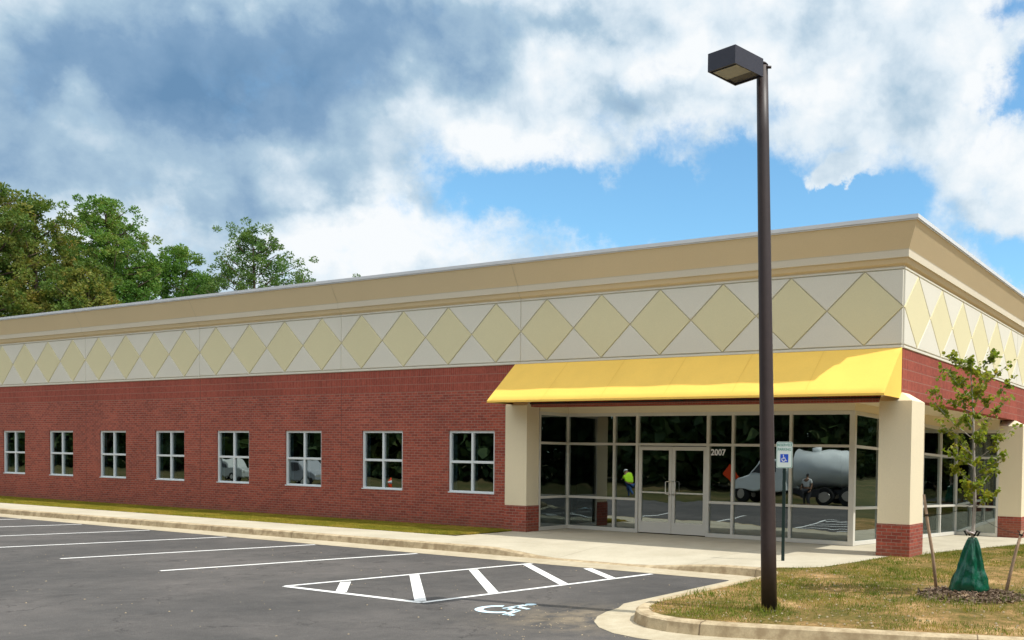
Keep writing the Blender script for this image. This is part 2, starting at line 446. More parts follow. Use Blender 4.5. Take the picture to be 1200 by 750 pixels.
def bagmat():
    mt, N, b = newmat('green_bag_plastic')
    p = objco(N)
    n = N.noise(p, 9, 4, 0.6, 0.6)
    N.l.new(N.ramp(n, [(0.3, (0.003, 0.045, 0.024)), (0.7, (0.007, 0.105, 0.055))]), b.inputs['Base Color'])
    b.inputs['Roughness'].default_value = 0.24
    mpp = N.new('ShaderNodeMapping'); mpp.inputs['Scale'].default_value = (1, 1, .28); N.l.new(p, mpp.inputs[0])
    bump(N, b, N.noise(mpp.outputs[0], 9, 3, 0.5, .5), 0.8, 0.04)
    return mt


M['bag'] = bagmat()


def glassmat(name, refl, tr):
    mt = bpy.data.materials.new(name); mt.use_nodes = True
    N = NT(mt.node_tree); mt.node_tree.nodes.clear()
    n = N.noise(geo(N), 1.1, 2, 0.5)
    bp = N.new('ShaderNodeBump'); bp.inputs['Strength'].default_value = 0.055; bp.inputs['Distance'].default_value = 0.05
    N.l.new(n, bp.inputs['Height'])
    g = N.new('ShaderNodeBsdfGlossy'); g.inputs['Roughness'].default_value = 0.0; g.inputs['Color'].default_value = (0.85, 0.95, 0.95, 1)
    N.l.new(bp.outputs[0], g.inputs['Normal'])
    t = N.new('ShaderNodeBsdfTransparent'); t.inputs[0].default_value = (*tr, 1)
    lw = N.new('ShaderNodeFresnel'); lw.inputs[0].default_value = 1.5
    f = N.m('ADD', N.m('MULTIPLY', lw.outputs[0], 1.0), refl, clamp=True)
    ms = N.new('ShaderNodeMixShader'); N.l.new(f, ms.inputs[0])
    N.l.new(t.outputs[0], ms.inputs[1]); N.l.new(g.outputs[0], ms.inputs[2])
    o = N.new('ShaderNodeOutputMaterial'); N.l.new(ms.outputs[0], o.inputs[0])
    return mt


M['glass'] = glassmat('tinted_glass', 0.25, (0.22, 0.30, 0.33))

# ------------------------------------------------------------------ mesh helpers


class MB:
    def __init__(self):
        self.v = []; self.f = []; self.mi = []; self.sm = []
    def face(self, pts, mi=0, sm=False):
        b = len(self.v); self.v += [tuple(p) for p in pts]
        self.f.append(tuple(range(b, b + len(pts)))); self.mi.append(mi); self.sm.append(sm)
    def box(self, x0, x1, y0, y1, z0, z1, mi=0, fn=None, skip=''):
        P = [(x, y, z) for z in (z0, z1) for y in (y0, y1) for x in (x0, x1)]
        if fn: P = [fn(*p) for p in P]
        b = len(self.v); self.v += P
        for nm, q in (('b', (0, 2, 3, 1)), ('t', (4, 5, 7, 6)), ('f', (0, 1, 5, 4)), ('k', (2, 6, 7, 3)), ('l', (0, 4, 6, 2)), ('r', (1, 3, 7, 5))):
            if nm in skip: continue
            self.f.append(tuple(b + i for i in q)); self.mi.append(mi); self.sm.append(False)
    def prism(self, pts, depth_vec, mi=0, mi_side=None):
        """planar polygon extruded along a vector"""
        dv = Vector(depth_vec); a = [Vector(p) for p in pts]; c = [p + dv for p in a]
        n = (a[1] - a[0]).cross(a[2] - a[1])
        if n.dot(dv) > 0: a, c = a[::-1], c[::-1]
        self.face(a, mi); self.face(c[::-1], mi)
        k = len(a)
        for i in range(k):
            j = (i + 1) % k
            self.face([a[j], a[i], c[i], c[j]], mi if mi_side is None else mi_side)
    def tube(self, pts, rad, n=10, mi=0, caps=True, sm=True):
        pts = [Vector(p) for p in pts]
        if not hasattr(rad, '__len__'): rad = [rad] * len(pts)
        b = len(self.v); up = None
        for i, p in enumerate(pts):
            t = (pts[min(i + 1, len(pts) - 1)] - pts[max(i - 1, 0)]).normalized()
            if up is None: up = t.orthogonal().normalized()
            u = (up - t * up.dot(t)).normalized(); w = t.cross(u); up = u
            for k in range(n):
                a = 2 * PI * k / n
                self.v.append(tuple(p + (u * math.cos(a) + w * math.sin(a)) * rad[i]))
        for i in range(len(pts) - 1):
            for k in range(n):
                k2 = (k + 1) % n
                self.f.append((b + i * n + k, b + i * n + k2, b + (i + 1) * n + k2, b + (i + 1) * n + k)); self.mi.append(mi); self.sm.append(sm)
        if caps:
            self.f.append(tuple(b + k for k in range(n))[::-1]); self.mi.append(mi); self.sm.append(False)
            e = b + (len(pts) - 1) * n
            self.f.append(tuple(e + k for k in range(n))); self.mi.append(mi); self.sm.append(False)
    def build(self, name, mats, parent=None, bevel=0.0, loc=None):
        if not isinstance(mats, (list, tuple)): mats = [mats]
        me = bpy.data.meshes.new(name)
        vs = self.v
        if loc is not None: vs = [(x - loc[0], y - loc[1], z - loc[2]) for x, y, z in vs]
        me.from_pydata(vs, [], self.f)
        for mt in mats: me.materials.append(mt)
        me.polygons.foreach_set('material_index', self.mi)
        me.polygons.foreach_set('use_smooth', self.sm)
        uvl = me.uv_layers.new(name='uv')
        me.update()
        for p in me.polygons:
            n = p.normal; ax = max(range(3), key=lambda i: abs(n[i]))
            for li in p.loop_indices:
                co = self.v[me.loops[li].vertex_index]
                uvl.data[li].uv = (co[1], co[2]) if ax == 0 else ((co[0], co[2]) if ax == 1 else (co[0], co[1]))
        o = bpy.data.objects.new(name, me); COL.objects.link(o)
        if loc is not None and parent is None: o.location = loc
        if parent is not None:
            o.parent = parent
            pw = world_loc(parent)
            o.location = -pw if loc is None else Vector(loc) - pw
        if bevel:
            bm = bmesh.new(); bm.from_mesh(me); bmesh.ops.remove_doubles(bm, verts=bm.verts, dist=1e-5); bm.to_mesh(me); bm.free()
            bv = o.modifiers.new('bevel', 'BEVEL'); bv.width = bevel; bv.segments = 2; bv.limit_method = 'ANGLE'
        return o


def world_loc(o):
    v = Vector(o.location)
    while o.parent:
        o = o.parent; v += o.location
    return v


def empty(name, loc, label, cat, group=None):
    o = bpy.data.objects.new(name, None); COL.objects.link(o)
    o.location = loc; o['label'] = label; o['category'] = cat
    o.empty_display_size = 0.3
    if group: o['group'] = group
    return o


def tag(o, label, cat, group=None, kind=None):
    if label: o['label'] = label
    if cat: o['category'] = cat
    if group: o['group'] = group
    if kind: o['kind'] = kind
    return o


def struct(o, kind='structure', label=None, cat=None):
    o['kind'] = kind
    if label: o['label'] = label
    if cat: o['category'] = cat
    return o


def npmesh(name, verts, faces, mat, parent=None, loc=(0, 0, 0), nper=4):
    """fast mesh of many loose faces"""
    me = bpy.data.meshes.new(name)
    nf = len(faces)
    me.vertices.add(len(verts)); me.vertices.foreach_set('co', np.asarray(verts, np.float32).ravel())
    me.loops.add(nf * nper); me.loops.foreach_set('vertex_index', np.asarray(faces, np.int32).ravel())
    me.polygons.add(nf)
    me.polygons.foreach_set('loop_start', np.arange(0, nf * nper, nper, dtype=np.int32))
    me.polygons.foreach_set('loop_total', np.full(nf, nper, np.int32))
    me.materials.append(mat); me.update(); me.validate()
    o = bpy.data.objects.new(name, me); COL.objects.link(o)
    o.location = loc
    if parent is not None: o.parent = parent
    return o


# ------------------------------------------------------------------ setting: ground, lot, kerbs
def grade(y):
    return -0.033 * max(0.0, y - 1.45)


GZ = -0.62      # rough ground around
mb = MB()
g0 = 1500
for (x0, x1, y0, y1) in ((-g0, g0, -g0, g0),):
    mb.face([(x0, y0, GZ), (x1, y0, GZ), (x1, y1, GZ), (x0, y1, GZ)])
struct(mb.build('ground', M['ground']))
AZ = -0.152
mb = MB()
ys = [(-1.0, AZ), (-16, AZ), (-23.5, -0.56)]
for (ya, za), (yb, zb) in zip(ys, ys[1:]):
    mb.face([(-110, yb, zb), (60, yb, zb), (60, ya, za), (-110, ya, za)])
struct(mb.build('parking_lot', M['asphalt']))

# kerb path: the top outer edge on the road side, running left to right then round the island
def arc(cx, cy, r, a0, a1, n):
    return [(cx + r * math.cos(R(a0 + (a1 - a0) * i / n)), cy + r * math.sin(R(a0 + (a1 - a0) * i / n))) for i in range(n + 1)]


path = [(-105, -3.42)] + [(x, -3.42) for x in np.arange(-60, -9, 3.0)]
path += [(x, -3.42) for x in np.arange(-8.6, -1.7, 0.3)]
path += arc(-1.55, -4.17, 0.75, 90, 0, 8)
path += [(-0.80, -4.8), (-0.80, -5.6), (-0.80, -6.4), (-0.80, -7.0)]
nose = [(-0.79, -7.3), (-0.75, -7.55), (-0.66, -7.80), (-0.52, -8.02), (-0.33, -8.20), (-0.10, -8.33), (0.2, -8.40), (0.55, -8.40), (0.95, -8.32)]
path += nose + [(1.78, -8.08), (2.9, -7.75), (4.0, -7.40), (7, -6.45), (12, -4.9), (20, -2.4), (34, 2.0)]


def rampf(x, y):
    """0 = full kerb, 1 = flush"""
    if y < -3.9: return 0.0
    def ss(t): t = min(1, max(0, t)); return t * t * (3 - 2 * t)
    return ss((x + 7.6) / 1.9) * (1 - ss((x + 4.1) / 2.3))


def offs(path, d):
    out = []
    for i, p in enumerate(path):
        a = Vector(path[max(i - 1, 0)]); b = Vector(path[min(i + 1, len(path) - 1)]); q = Vector(p)
        t1 = (q - a).normalized() if i else (b - q).normalized(); t2 = (b - q).normalized() if i < len(path) - 1 else t1
        n = Vector((-(t1.y + t2.y), t1.x + t2.x)).normalized()
        k = d / max(0.5, n.dot(Vector((-t1.y, t1.x))))
        out.append(tuple(q + n * k))
    return out


p_gut = offs(path, -0.64)
_g2 = offs(path, -0.49)
for _i, _p in enumerate(path):
    if _p in nose: p_gut[_i] = _g2[_i]; p_f0 = offs(path, -0.025); p_f1 = offs(path, 0.0); p_f2 = offs(path, 0.03); p_in = offs(path, 0.165)
# segment gutter separately as its own slab, kerb as a rounded profile
mbk, mbg = MB(), MB()
for i in range(len(path) - 1):
    def zt(j):
        return -0.004 - 0.128 * rampf(*path[j])
    a, b = i, i + 1
    za, zb = zt(a), zt(b)
    za0, zb0 = AZ + 0.008, AZ + 0.008
    def P(pp, j, z): return (pp[j][0], pp[j][1], z)
    mbk.face([P(p_f0, a, za0), P(p_f0, b, zb0), P(p_f1, b, zb - 0.018 if zb - 0.018 > zb0 else zb0 + .001), P(p_f1, a, za - 0.018 if za - 0.018 > za0 else za0 + .001)], 0, True)
    mbk.face([P(p_f1, a, max(za - 0.018, za0 + .001)), P(p_f1, b, max(zb - 0.018, zb0 + .001)), P(p_f2, b, zb), P(p_f2, a, za)], 0, True)
    mbk.face([P(p_f2, a, za), P(p_f2, b, zb), P(p_in, b, zb + 0.0), P(p_in, a, za + 0.0)], 0, True)
    mbk.face([P(p_in, a, za), P(p_in, b, zb), P(p_in, b, AZ - .05), P(p_in, a, AZ - .05)], 0, True)
    mbg.face([P(p_gut, a, AZ + 0.004), P(p_gut, b, AZ + 0.004), P(p_f0, b, zb0), P(p_f0, a, za0)])
acc = 0.0
for i in range(1, len(path)):
    a, b = Vector(path[i - 1]), Vector(path[i])
    L_ = (b - a).length
    nxt = 3.05 - acc % 3.05
    while nxt < L_:
        t = nxt / L_
        def PP(pp, dl): 
            q = Vector(pp[i - 1]).lerp(Vector(pp[i]), t) + (b - a).normalized() * dl
            return q
        if path[i][0] > -40 and rampf(*path[i]) < .02:
            for (pa, za, pb, zb) in ((p_f0, AZ + .01, p_f1, -.022), (p_f1, -.022, p_f2, -.0015), (p_f2, -.0015, p_in, -.0015)):
                nrm = (Vector(pa[i]) - Vector(pb[i])).normalized() * (.003 if pb is not p_in else 0)
                c = [(*(PP(pa, -.006) + nrm), za), (*(PP(pa, .006) + nrm), za), (*(PP(pb, .006) + nrm), zb), (*(PP(pb, -.006) + nrm), zb)]
                mbk.face(c, 1)
        nxt += 3.05
    acc += L_
struct(mbk.build('kerb', [M['kerb'], speck('kerb_joint', (.16, .12, .08), .1, 30, .95, 0, 2, .1)]))
struct(mbg.build('gutter', M['gutter']))

# pavement along the kerb and the plaza in front of the entrance (dips to the ramp)
mb = MB()


def edge_x(y):
    """where the plaza ends and the island lawn begins"""
    pts = [(-3.26, -0.95), (-2.6, -0.46), (-1.6, -0.30), (-0.25, -0.14), (0.66, 0.36), (2.0, 0.55), (5.8, 1.07), (9.0, 1.25), (30, 2.0)]
    for (ya, xa), (yb, xb) in zip(pts, pts[1:]):
        if y <= yb: return xa + (xb - xa) * max(0, (y - ya)) / (yb - ya)
    return pts[-1][1]


def grid(mb, xs, ys, zf, mi=0):
    for i in range(len(xs) - 1):
        for j in range(len(ys) - 1):
            c = [(xs[i], ys[j]), (xs[i + 1], ys[j]), (xs[i + 1], ys[j + 1]), (xs[i], ys[j + 1])]
            mb.face([(x, y, zf(x, y)) for x, y in c], mi)


def wz(x, y):
    t = min(1, max(0, (y + 3.26) / 1.3))
    return -0.004 - 0.128 * rampf(x, -3.4) * (1 - t) + (grade(y) if y > 1.45 else 0)


yk = -3.255
grid(mb, [-105] + list(np.arange(-60, -11, 6.0)) + [-9.9], [yk, -2.6, -1.92], wz)
grid(mb, list(np.arange(-9.9, -1.0, 0.45)) + [-0.95], [yk, -3.0, -2.7, -2.4, -2.1, -1.6, -0.25, 1.45], wz)
ysl = [yk, -2.9, -2.6, -2.1, -1.6, -0.9, -0.25, 0.2, 0.66, 1.45]
for a, b in zip(ysl, ysl[1:]):
    mb.face([(-0.95, a, wz(-.95, a)), (edge_x(a) + .001, a, -.004), (edge_x(b) + .001, b, -.004), (-0.95, b, wz(-.95, b))])
ysl = [1.45, 2.0, 3.4, 5.8, 7.5, 9.0, 12]
for a, b in zip(ysl, ysl[1:]):
    mb.face([(-1.9, a, grade(a) - .004), (edge_x(a), a, grade(a) - .004), (edge_x(b), b, grade(b) - .004), (-1.9, b, grade(b) - .004)])
struct(mb.build('pavement', M['walk']))

# lawn of the island
isl_edge = [p for p, q in zip(p_in, path)][len(path) - len(nose) - 7 - 4:]
mb = MB()
outer = [p for p in p_in if (p[0] > -1.0 and p[1] < -3.5) or p[0] > 0]
outer = [p for p in p_in[[i for i, q in enumerate(path) if q == (-0.80, -4.8)][0] - 9:]]


def island_z(x, y):
    return 0.012 + (grade(y) if y > 1.45 else 0)


bm = bmesh.new()
left_edge = [(edge_x(y), y) for y in (-3.26, -2.9, -2.6, -2.1, -1.6, -0.9, -0.25, 0.2, 0.66, 2.0, 3.4, 5.8, 9, 12, 30)]
poly = [(p[0], p[1]) for p in outer] + [(34, 30)] + left_edge[::-1] 
vs = [bm.verts.new((x, y, -0.012 if (x, y) in outer else island_z(x, y) - .010)) for x, y in poly]
fc = bm.faces.new(vs)
bmesh.ops.triangulate(bm, faces=[fc])
me = bpy.data.meshes.new('island_lawn'); bm.to_mesh(me); bm.free(); me.materials.append(M['island'])
o = bpy.data.objects.new('island_lawn', me); COL.objects.link(o); struct(o)
# grass verge along the brick wall
mb = MB()
mb.face([(-105, -1.92, 0.004), (-10.35, -1.92, 0.004), (-10.05, -1.75, 0.004), (-9.86, -1.3, 0.004), (-9.80, -0.7, 0.004), (-9.9, -0.10, 0.004), (-10.1, 0.05, 0.004), (-105, 0.05, 0.004)])
struct(mb.build('wall_verge', M['verge']))

# ------------------------------------------------------------------ painted markings
LZ = AZ + 0.004


def stripe(mb, a, b, w, z=LZ):
    a, b = Vector(a), Vector(b); t = (b - a).normalized(); n = Vector((-t.y, t.x)) * w / 2
    k = max(1, int((b - a).length / 0.7)); pts = [a + (b - a) * i / k for i in range(k + 1)]
    for p, q in zip(pts, pts[1:]):
        mb.face([(*(p - n), z), (*(q - n), z), (*(q + n), z), (*(p + n), z)])


for i in range(12):
    mb = MB()
    xa = -9.75 - 3.1 * i
    ya = -8.42 if i < 8 else -8.42
    stripe(mb, (xa, -8.43), (xa + 1.10, -4.12), 0.105)
    struct(mb.build('parking_stripe', M['paint']))
mb = MB()
A_, B_, C_, D_ = (-6.54, -8.45), (-3.72, -8.43), (-2.98, -4.12), (-5.66, -4.12)
stripe(mb, A_, B_, 0.10); stripe(mb, B_, C_, 0.10, LZ + .001); stripe(mb, A_, D_, 0.10, LZ + .002)
for (p, q) in (((-6.22, -7.66), (-5.37, -8.40)), ((-6.10, -6.45), (-3.82, -8.36)), ((-5.81, -5.43), (-3.54, -7.28)), ((-5.62, -4.30), (-3.29, -6.02)), ((-4.35, -4.14), (-3.13, -5.02))):
    stripe(mb, p, q, 0.15, LZ + 0.003)
struct(mb.build('access_aisle_marking', M['paint']))


def wheelchair(mb, fn, mi=0):
    """the access symbol; fn maps (u, v) in a unit square to 3D"""
    def stroke(a, b, w):
        a, b = Vector(a), Vector(b); t = (b - a).normalized(); n = Vector((-t.y, t.x)) * w / 2
        e = t * w * 0.3
        mb.face([fn(*(a - n - e)), fn(*(b - n + e)), fn(*(b + n + e)), fn(*(a + n - e))], mi)
    mb.face([fn(.38 + .085 * math.cos(2 * PI * k / 14), .93 + .085 * math.sin(2 * PI * k / 14)) for k in range(14)], mi)
    stroke((.38, .80), (.42, .44), .10); stroke((.41, .64), (.66, .64), .08)
    stroke((.43, .44), (.68, .44), .09); stroke((.69, .43), (.82, .13), .09); stroke((.82, .11), (.93, .16), .08)
    n = 22; r0, r1 = .215, .335
    for k in range(n):
        a0, a1 = R(128 + (345 - 128) * k / n), R(128 + (345 - 128) * (k + 1) / n)
        c = (.42, .32)
        mb.face([fn(c[0] + r * math.cos(a), c[1] + r * math.sin(a)) for r, a in ((r0, a0), (r1, a0), (r1, a1), (r0, a1))], mi)


mb = MB()
rot = R(-12)
o2 = (-2.95, -8.46)


def wfn(u, v):
    x, y = u * 0.98, v * 0.86
    return (o2[0] + x * math.cos(rot) - y * math.sin(rot), o2[1] + x * math.sin(rot) + y * math.cos(rot), LZ + 0.001)


wheelchair(mb, wfn)
struct(mb.build('wheelchair_symbol', M['paint_blue']))

# ------------------------------------------------------------------ building
D = 1.626
BX0, BY1 = -60.0, 22.0
bld = empty('office_building', (-4.9, 0, 0), 'long single storey red brick office building with cream diamond band and yellow awning', 'building')
WZ0, WZ1 = 0.864, 2.454
wins = [-(7 + 2 * i) * D for i in range(14)]
wins = [x for x in wins if x > BX0 + 3]
HW = 0.79

# front brick wall with its window openings
mb = MB()
xs = [BX0]
for x in sorted(wins): xs += [x - HW, x + HW]
xs += [-9.76]
ZS = 3.465
for i in range(len(xs) - 1):
    a, b = xs[i], xs[i + 1]
    if i % 2 == 0:
        mb.face([(a, 0, -0.3), (b, 0, -0.3), (b, 0, ZS), (a, 0, ZS)])
    else:
        mb.face([(a, 0, -0.3), (b, 0, -0.3), (b, 0, WZ0), (a, 0, WZ0)])
        mb.face([(a, 0, WZ1), (b, 0, WZ1), (b, 0, ZS), (a, 0, ZS)])
        for q in ([(a, 0, WZ0), (b, 0, WZ0), (b, .12, WZ0), (a, .12, WZ0)], [(a, 0, WZ1), (a, .12, WZ1), (b, .12, WZ1), (b, 0, WZ1)],
                  [(a, 0, WZ0), (a, .12, WZ0), (a, .12, WZ1), (a, 0, WZ1)], [(b, 0, WZ0), (b, 0, WZ1), (b, .12, WZ1), (b, .12, WZ0)]):
            mb.face(q)
    mb.face([(a, 0, ZS), (b, 0, ZS), (b, 0, 4.068), (a, 0, 4.068)], 1)
mb.build('front_brick_wall', [M['brick'], M['soldier']], bld)
for k_ in (10, 14, 18, 22, 26, 30, 34):
    jb = MB(); xj = -k_ * D
    jb.box(xj - .008, xj + .008, -.0025, .01, -.1, 4.066)
    jb.build('control_joint', speck('joint_sealant', (.17, .06, .048), .1, 20, .8, 0, 1, .2) if k_ == 10 else bpy.data.materials['joint_sealant'], bld)
# header over the entrance bay and the side wall (upright bricks), return and rear walls
mb = MB()
HB = 3.03
mb.box(-9.755, -0.001, 0.002, 0.30, HB, 4.067, 0)
mb.build('entrance_header', [M['soldier']], bld)
mb = MB()
mb.box(-0.30, 0.0, 0.302, 9.75, 3.10, 4.067, 0)
mb.box(-0.30, 0.0, 9.752, BY1, 3.10, 4.067, 0)
mb.box(-0.30, 0.0, 10.2, BY1, -0.6, 3.098, 1)
mb.build('side_brick_wall', [M['soldier'], M['brick']], bld)
mb = MB()
mb.box(BX0, -0.31, BY1 - .3, BY1 - .002, -.7, 4.067, 0)
mb.box(BX0, BX0 + .3, 0.01, BY1 - .31, -.7, 4.067, 0)
mb.build('rear_brick_wall', [M['brick']], bld)

# the stucco band: raised triangles and diamonds on a darker backing
BZ0, BZ1 = 4.068, 5.64
DZ0, DZ1 = 4.133, 5.593      # tip to tip
ZM = (DZ0 + DZ1) / 2
mb = MB()
mb.box(BX0, -0.001, 0.0, 0.3, BZ0 + .001, BZ1 + .3, 2)
mb.box(-0.3, 0.0, 0.301, BY1, BZ0 + .001, BZ1 + .3, 2)


def plates(mb, fn, n, joints):
    """fn(s, z, out) -> 3D point; s runs along the wall from the corner"""
    g = 0.0105
    T = 0.022
    def plate(pts, mi):
        # shrink towards the centroid line by the groove width, with a small chamfer
        c = sum((Vector(p) for p in pts), Vector((0, 0))) / len(pts)
        def inset(d):
            out = []
            k = len(pts)
            for i in range(k):
                a, b, e = Vector(pts[i - 1]), Vector(pts[i]), Vector(pts[(i + 1) % k])
                t1 = (b - a).normalized(); t2 = (e - b).normalized()
                n1 = Vector((-t1.y, t1.x)); n2 = Vector((-t2.y, t2.x))
                if n1.dot(c - b) < 0: n1 = -n1
                if n2.dot(c - b) < 0: n2 = -n2
                bis = (n1 + n2)
                k_ = d / max(0.12, (1 + n1.dot(n2)))
                out.append(b + bis * k_)
            return out
        lo, hi = inset(g - .004), inset(g + .006)
        L = [fn(p.x, p.y, 0.001) for p in lo]; H = [fn(p.x, p.y, T) for p in hi]
        mb.face(H, mi)
        for i in range(len(L)):
            j = (i + 1) % len(L)
            mb.face([L[i], L[j], H[j], H[i]], mi)
    for i in range(n):
        s = i * D
        plate([(s, ZM), (s + D / 2, DZ0), (s + D, ZM), (s + D / 2, DZ1)], 1)
        for (za, zb) in ((DZ0, DZ0), (DZ1, DZ1)):
            # the half triangles left and right of this diamond
            plate([(s, ZM), (s + D / 2, za), (s, za)], 0) if i in joints or i == 0 else None
            if (i + 1) in joints or i == n - 1:
                plate([(s + D, ZM), (s + D, za), (s + D / 2, za)], 0)
            else:
                plate([(s + D, ZM), (s + D / 2, za), (s + 1.5 * D, za)], 0)
    s = 0
    L = n * D
    js = [0] + [j for j in joints if j < n] + [n]
    for a, b in zip(js, js[1:]):
        plate([(a * D, BZ0 + .002 - g), (b * D, BZ0 + .002 - g), (b * D, DZ0), (a * D, DZ0)], 0)
        plate([(a * D, DZ1), (b * D, DZ1), (b * D, BZ1 + g), (a * D, BZ1 + g)], 0)


def dedupe_joints(n, first=6, step=4):
    return [k for k in range(first, n, step)]


plates(mb, lambda s, z, o: (-s, -o, z), 36, dedupe_joints(36))
plates(mb, lambda s, z, o: (o, s, z), 13, [6, 12])
mb.build('diamond_band', [M['cream'], M['diamond'], M['groove']], bld)

# cornice swept along the roof edge
prof = [(0.004, 5.62), (0.004, 5.66), (0.06, 5.70), (0.10, 5.795), (0.128, 5.80), (0.128, 5.935), (0.135, 5.955)]
slope = [(0.135, 5.955), (0.355, 6.43)]
capp = [(0.355, 6.43), (0.375, 6.43), (0.375, 6.455), (0.392, 6.455), (0.392, 6.53), (-0.05, 6.545), (-0.28, 6.545), (-0.28, 6.2)]


def sweep(mb, prof, mi, segs, shrink=0.0):
    """front run along -X and side run along +Y with a mitre at the corner"""
    fr = [s for s in segs]
    for a, b in fr:
        for (o0, z0), (o1, z1) in zip(prof, prof[1:]):
            def X(s, o):
                if s == 0: return o          # mitre
                return -s
            mb.face([(X(a, o0), -o0, z0), (X(a, o1), -o1, z1), (-b, -o1, z1), (-b, -o0, z0)], mi)
    for a, b in ((0, 6 * D), (6 * D + .008, BY1)):
        for (o0, z0), (o1, z1) in zip(prof, prof[1:]):
            def Y(s, o): return -o if s == 0 else s
            mb.face([(o0, Y(a, o0), z0), (o0, b, z0), (o1, b, z1), (o1, Y(a, o1), z1)], mi)


segs = [(0, 6 * D)]
k = 6
while k * D < 58:
    segs.append((k * D + .010, min(60.0, (k + 4) * D))); k += 4
mb = MB()
back = [(o - .012, z) for o, z in prof + slope[1:]]
sweep(mb, prof[:4], 1, segs); sweep(mb, prof[3:], 0, segs); sweep(mb, slope, 1, segs)
sweep(mb, back, 2, [(0, 60)])
mb.build('cornice', [M['fillet'], M['tan'], M['groove']], bld)
mb = MB()
sweep(mb, capp, 0, [(0, 60)])
mb.build('roof_coping', [M['cap']], bld)
mb = MB()
mb.box(BX0 + .31, -0.31, 0.31, BY1 - .31, 5.9, 6.1)
mb.build('roof', [M['roof']], bld)


# windows
def make_window(cx):
    mb = MB()
    y0, y1 = 0.035, 0.115
    t = 0.062
    z0, z1 = WZ0, WZ1
    zm = (z0 + z1) / 2
    mb.box(cx - HW, cx - HW + t, y0, y1, z0, z1); mb.box(cx + HW - t, cx + HW, y0, y1, z0, z1)
    mb.box(cx - HW + t, cx + HW - t, y0, y1, z0, z0 + t); mb.box(cx - HW + t, cx + HW - t, y0, y1, z1 - t, z1)
    mb.box(cx - .032, cx + .032, y0 + .004, y1, z0 + t, z1 - t)
    mb.box(cx - HW + t, cx - .032, y0 + .004, y1, zm - .032, zm + .032)
    mb.box(cx + .032, cx + HW - t, y0 + .004, y1, zm - .032, zm + .032)
    # projecting sill lip
    mb.box(cx - HW - .0, cx + HW + .0, -0.012, y0 - .001, z0 + .001, z0 + .028)
    # inner side lining and stop seen through the glass
    mb.box(cx - HW - .002, cx - HW + t + .10, y1 + .03, y1 + .045, z0, z1)
    mb.box(cx - .032, cx + .032 + .06, y1 + .03, y1 + .045, z0, z1)
    w = mb.build('window', M['white_frame'], bld, bevel=0.004)
    gb = MB()
    gb.face([(cx - HW + .03, y1 - .035, z0 + .03), (cx + HW - .03, y1 - .035, z0 + .03), (cx + HW - .03, y1 - .035, z1 - .03), (cx - HW + .03, y1 - .035, z1 - .03)])
    gb.build('pane', M['glass'], w)
    return w


for cx in wins:
    make_window(cx)


# storefront frames in the entrance recess
def sag(x, y, z):
    """the side bay follows the falling grade"""
    t = max(0.0, y - 1.45) / 8.0
    return (x, y, z - t * (0.26 - 0.12 * z / 2.94))


SY = 1.45
SX = -1.60
F = 0.05
mb = MB()
ZR = [0.0, 0.82, 2.17, 2.94]


def vpost(mb, x, y, w=F, d=0.11, z0=0.0, z1=2.94, fn=None):
    mb.box(x - w / 2, x + w / 2, y - d / 2, y + d / 2, z0, z1, 0, fn)


front_m = [-9.47, -7.98, -7.28, -5.25, -4.58, -3.09, -1.60]
for x in front_m:
    w = 0.06 if x not in (-9.47, -1.60, -7.28, -5.25) else 0.075
    if x == -1.60: w = 0.13
    vpost(mb, x, SY, w)
for a, b in zip(front_m, front_m[1:]):
    e = 0.03 if a not in (-9.47, -7.28, -5.25) else 0.0375
    e2 = 0.03 if b not in (-7.28, -5.25, -1.6) else (0.065 if b == -1.6 else 0.0375)
    for z in ZR:
        if a == -7.28 and z in (0.0, 0.82): continue
        h0, h1 = (0, 0.09) if z == 0 else ((z - .08, z) if z == 2.94 else (z - .03, z + .03))
        mb.box(a + e, b - e2, SY - .052, SY + .052, h0, h1)
# left return
for y in (0.34, 1.38):
    pass
vpost(mb, -9.47, 0.34, 0.11, 0.05)
for z in ZR:
    h0, h1 = (0, 0.09) if z == 0 else ((z - .08, z) if z == 2.94 else (z - .03, z + .03))
    mb.box(-9.522, -9.418, 0.365, SY - .056, h0, h1)
# side run
side_m = [3.04, 4.63, 6.22, 7.81, 9.40]
yp = SY + .056
for y in side_m:
    mb.box(SX - .055, SX + .055, y - .03, y + .03, 0, 2.94, 0, sag)
    for z in ZR:
        h0, h1 = (0, 0.09) if z == 0 else ((z - .08, z) if z == 2.94 else (z - .03, z + .03))
        mb.box(SX - .052, SX + .052, yp, y - .03, h0, h1, 0, sag)
    yp = y + .03
# far return to the second pillar
for z in ZR:
    h0, h1 = (0, 0.09) if z == 0 else ((z - .08, z) if z == 2.94 else (z - .03, z + .03))
    mb.box(SX + .056, -0.40, 9.40 - .052, 9.40 + .052, h0, h1, 0, sag)
vpost(mb, -0.375, 9.40, 0.05, 0.11, fn=sag)
sf = mb.build('storefront_frame', M['alum'], bld, bevel=0.004)
# panes, one per opening
def pane(pts, fn=None):
    gb = MB()
    if fn: pts = [fn(*p) for p in pts]
    gb.face(pts); return gb.build('pane', M['glass'], sf)


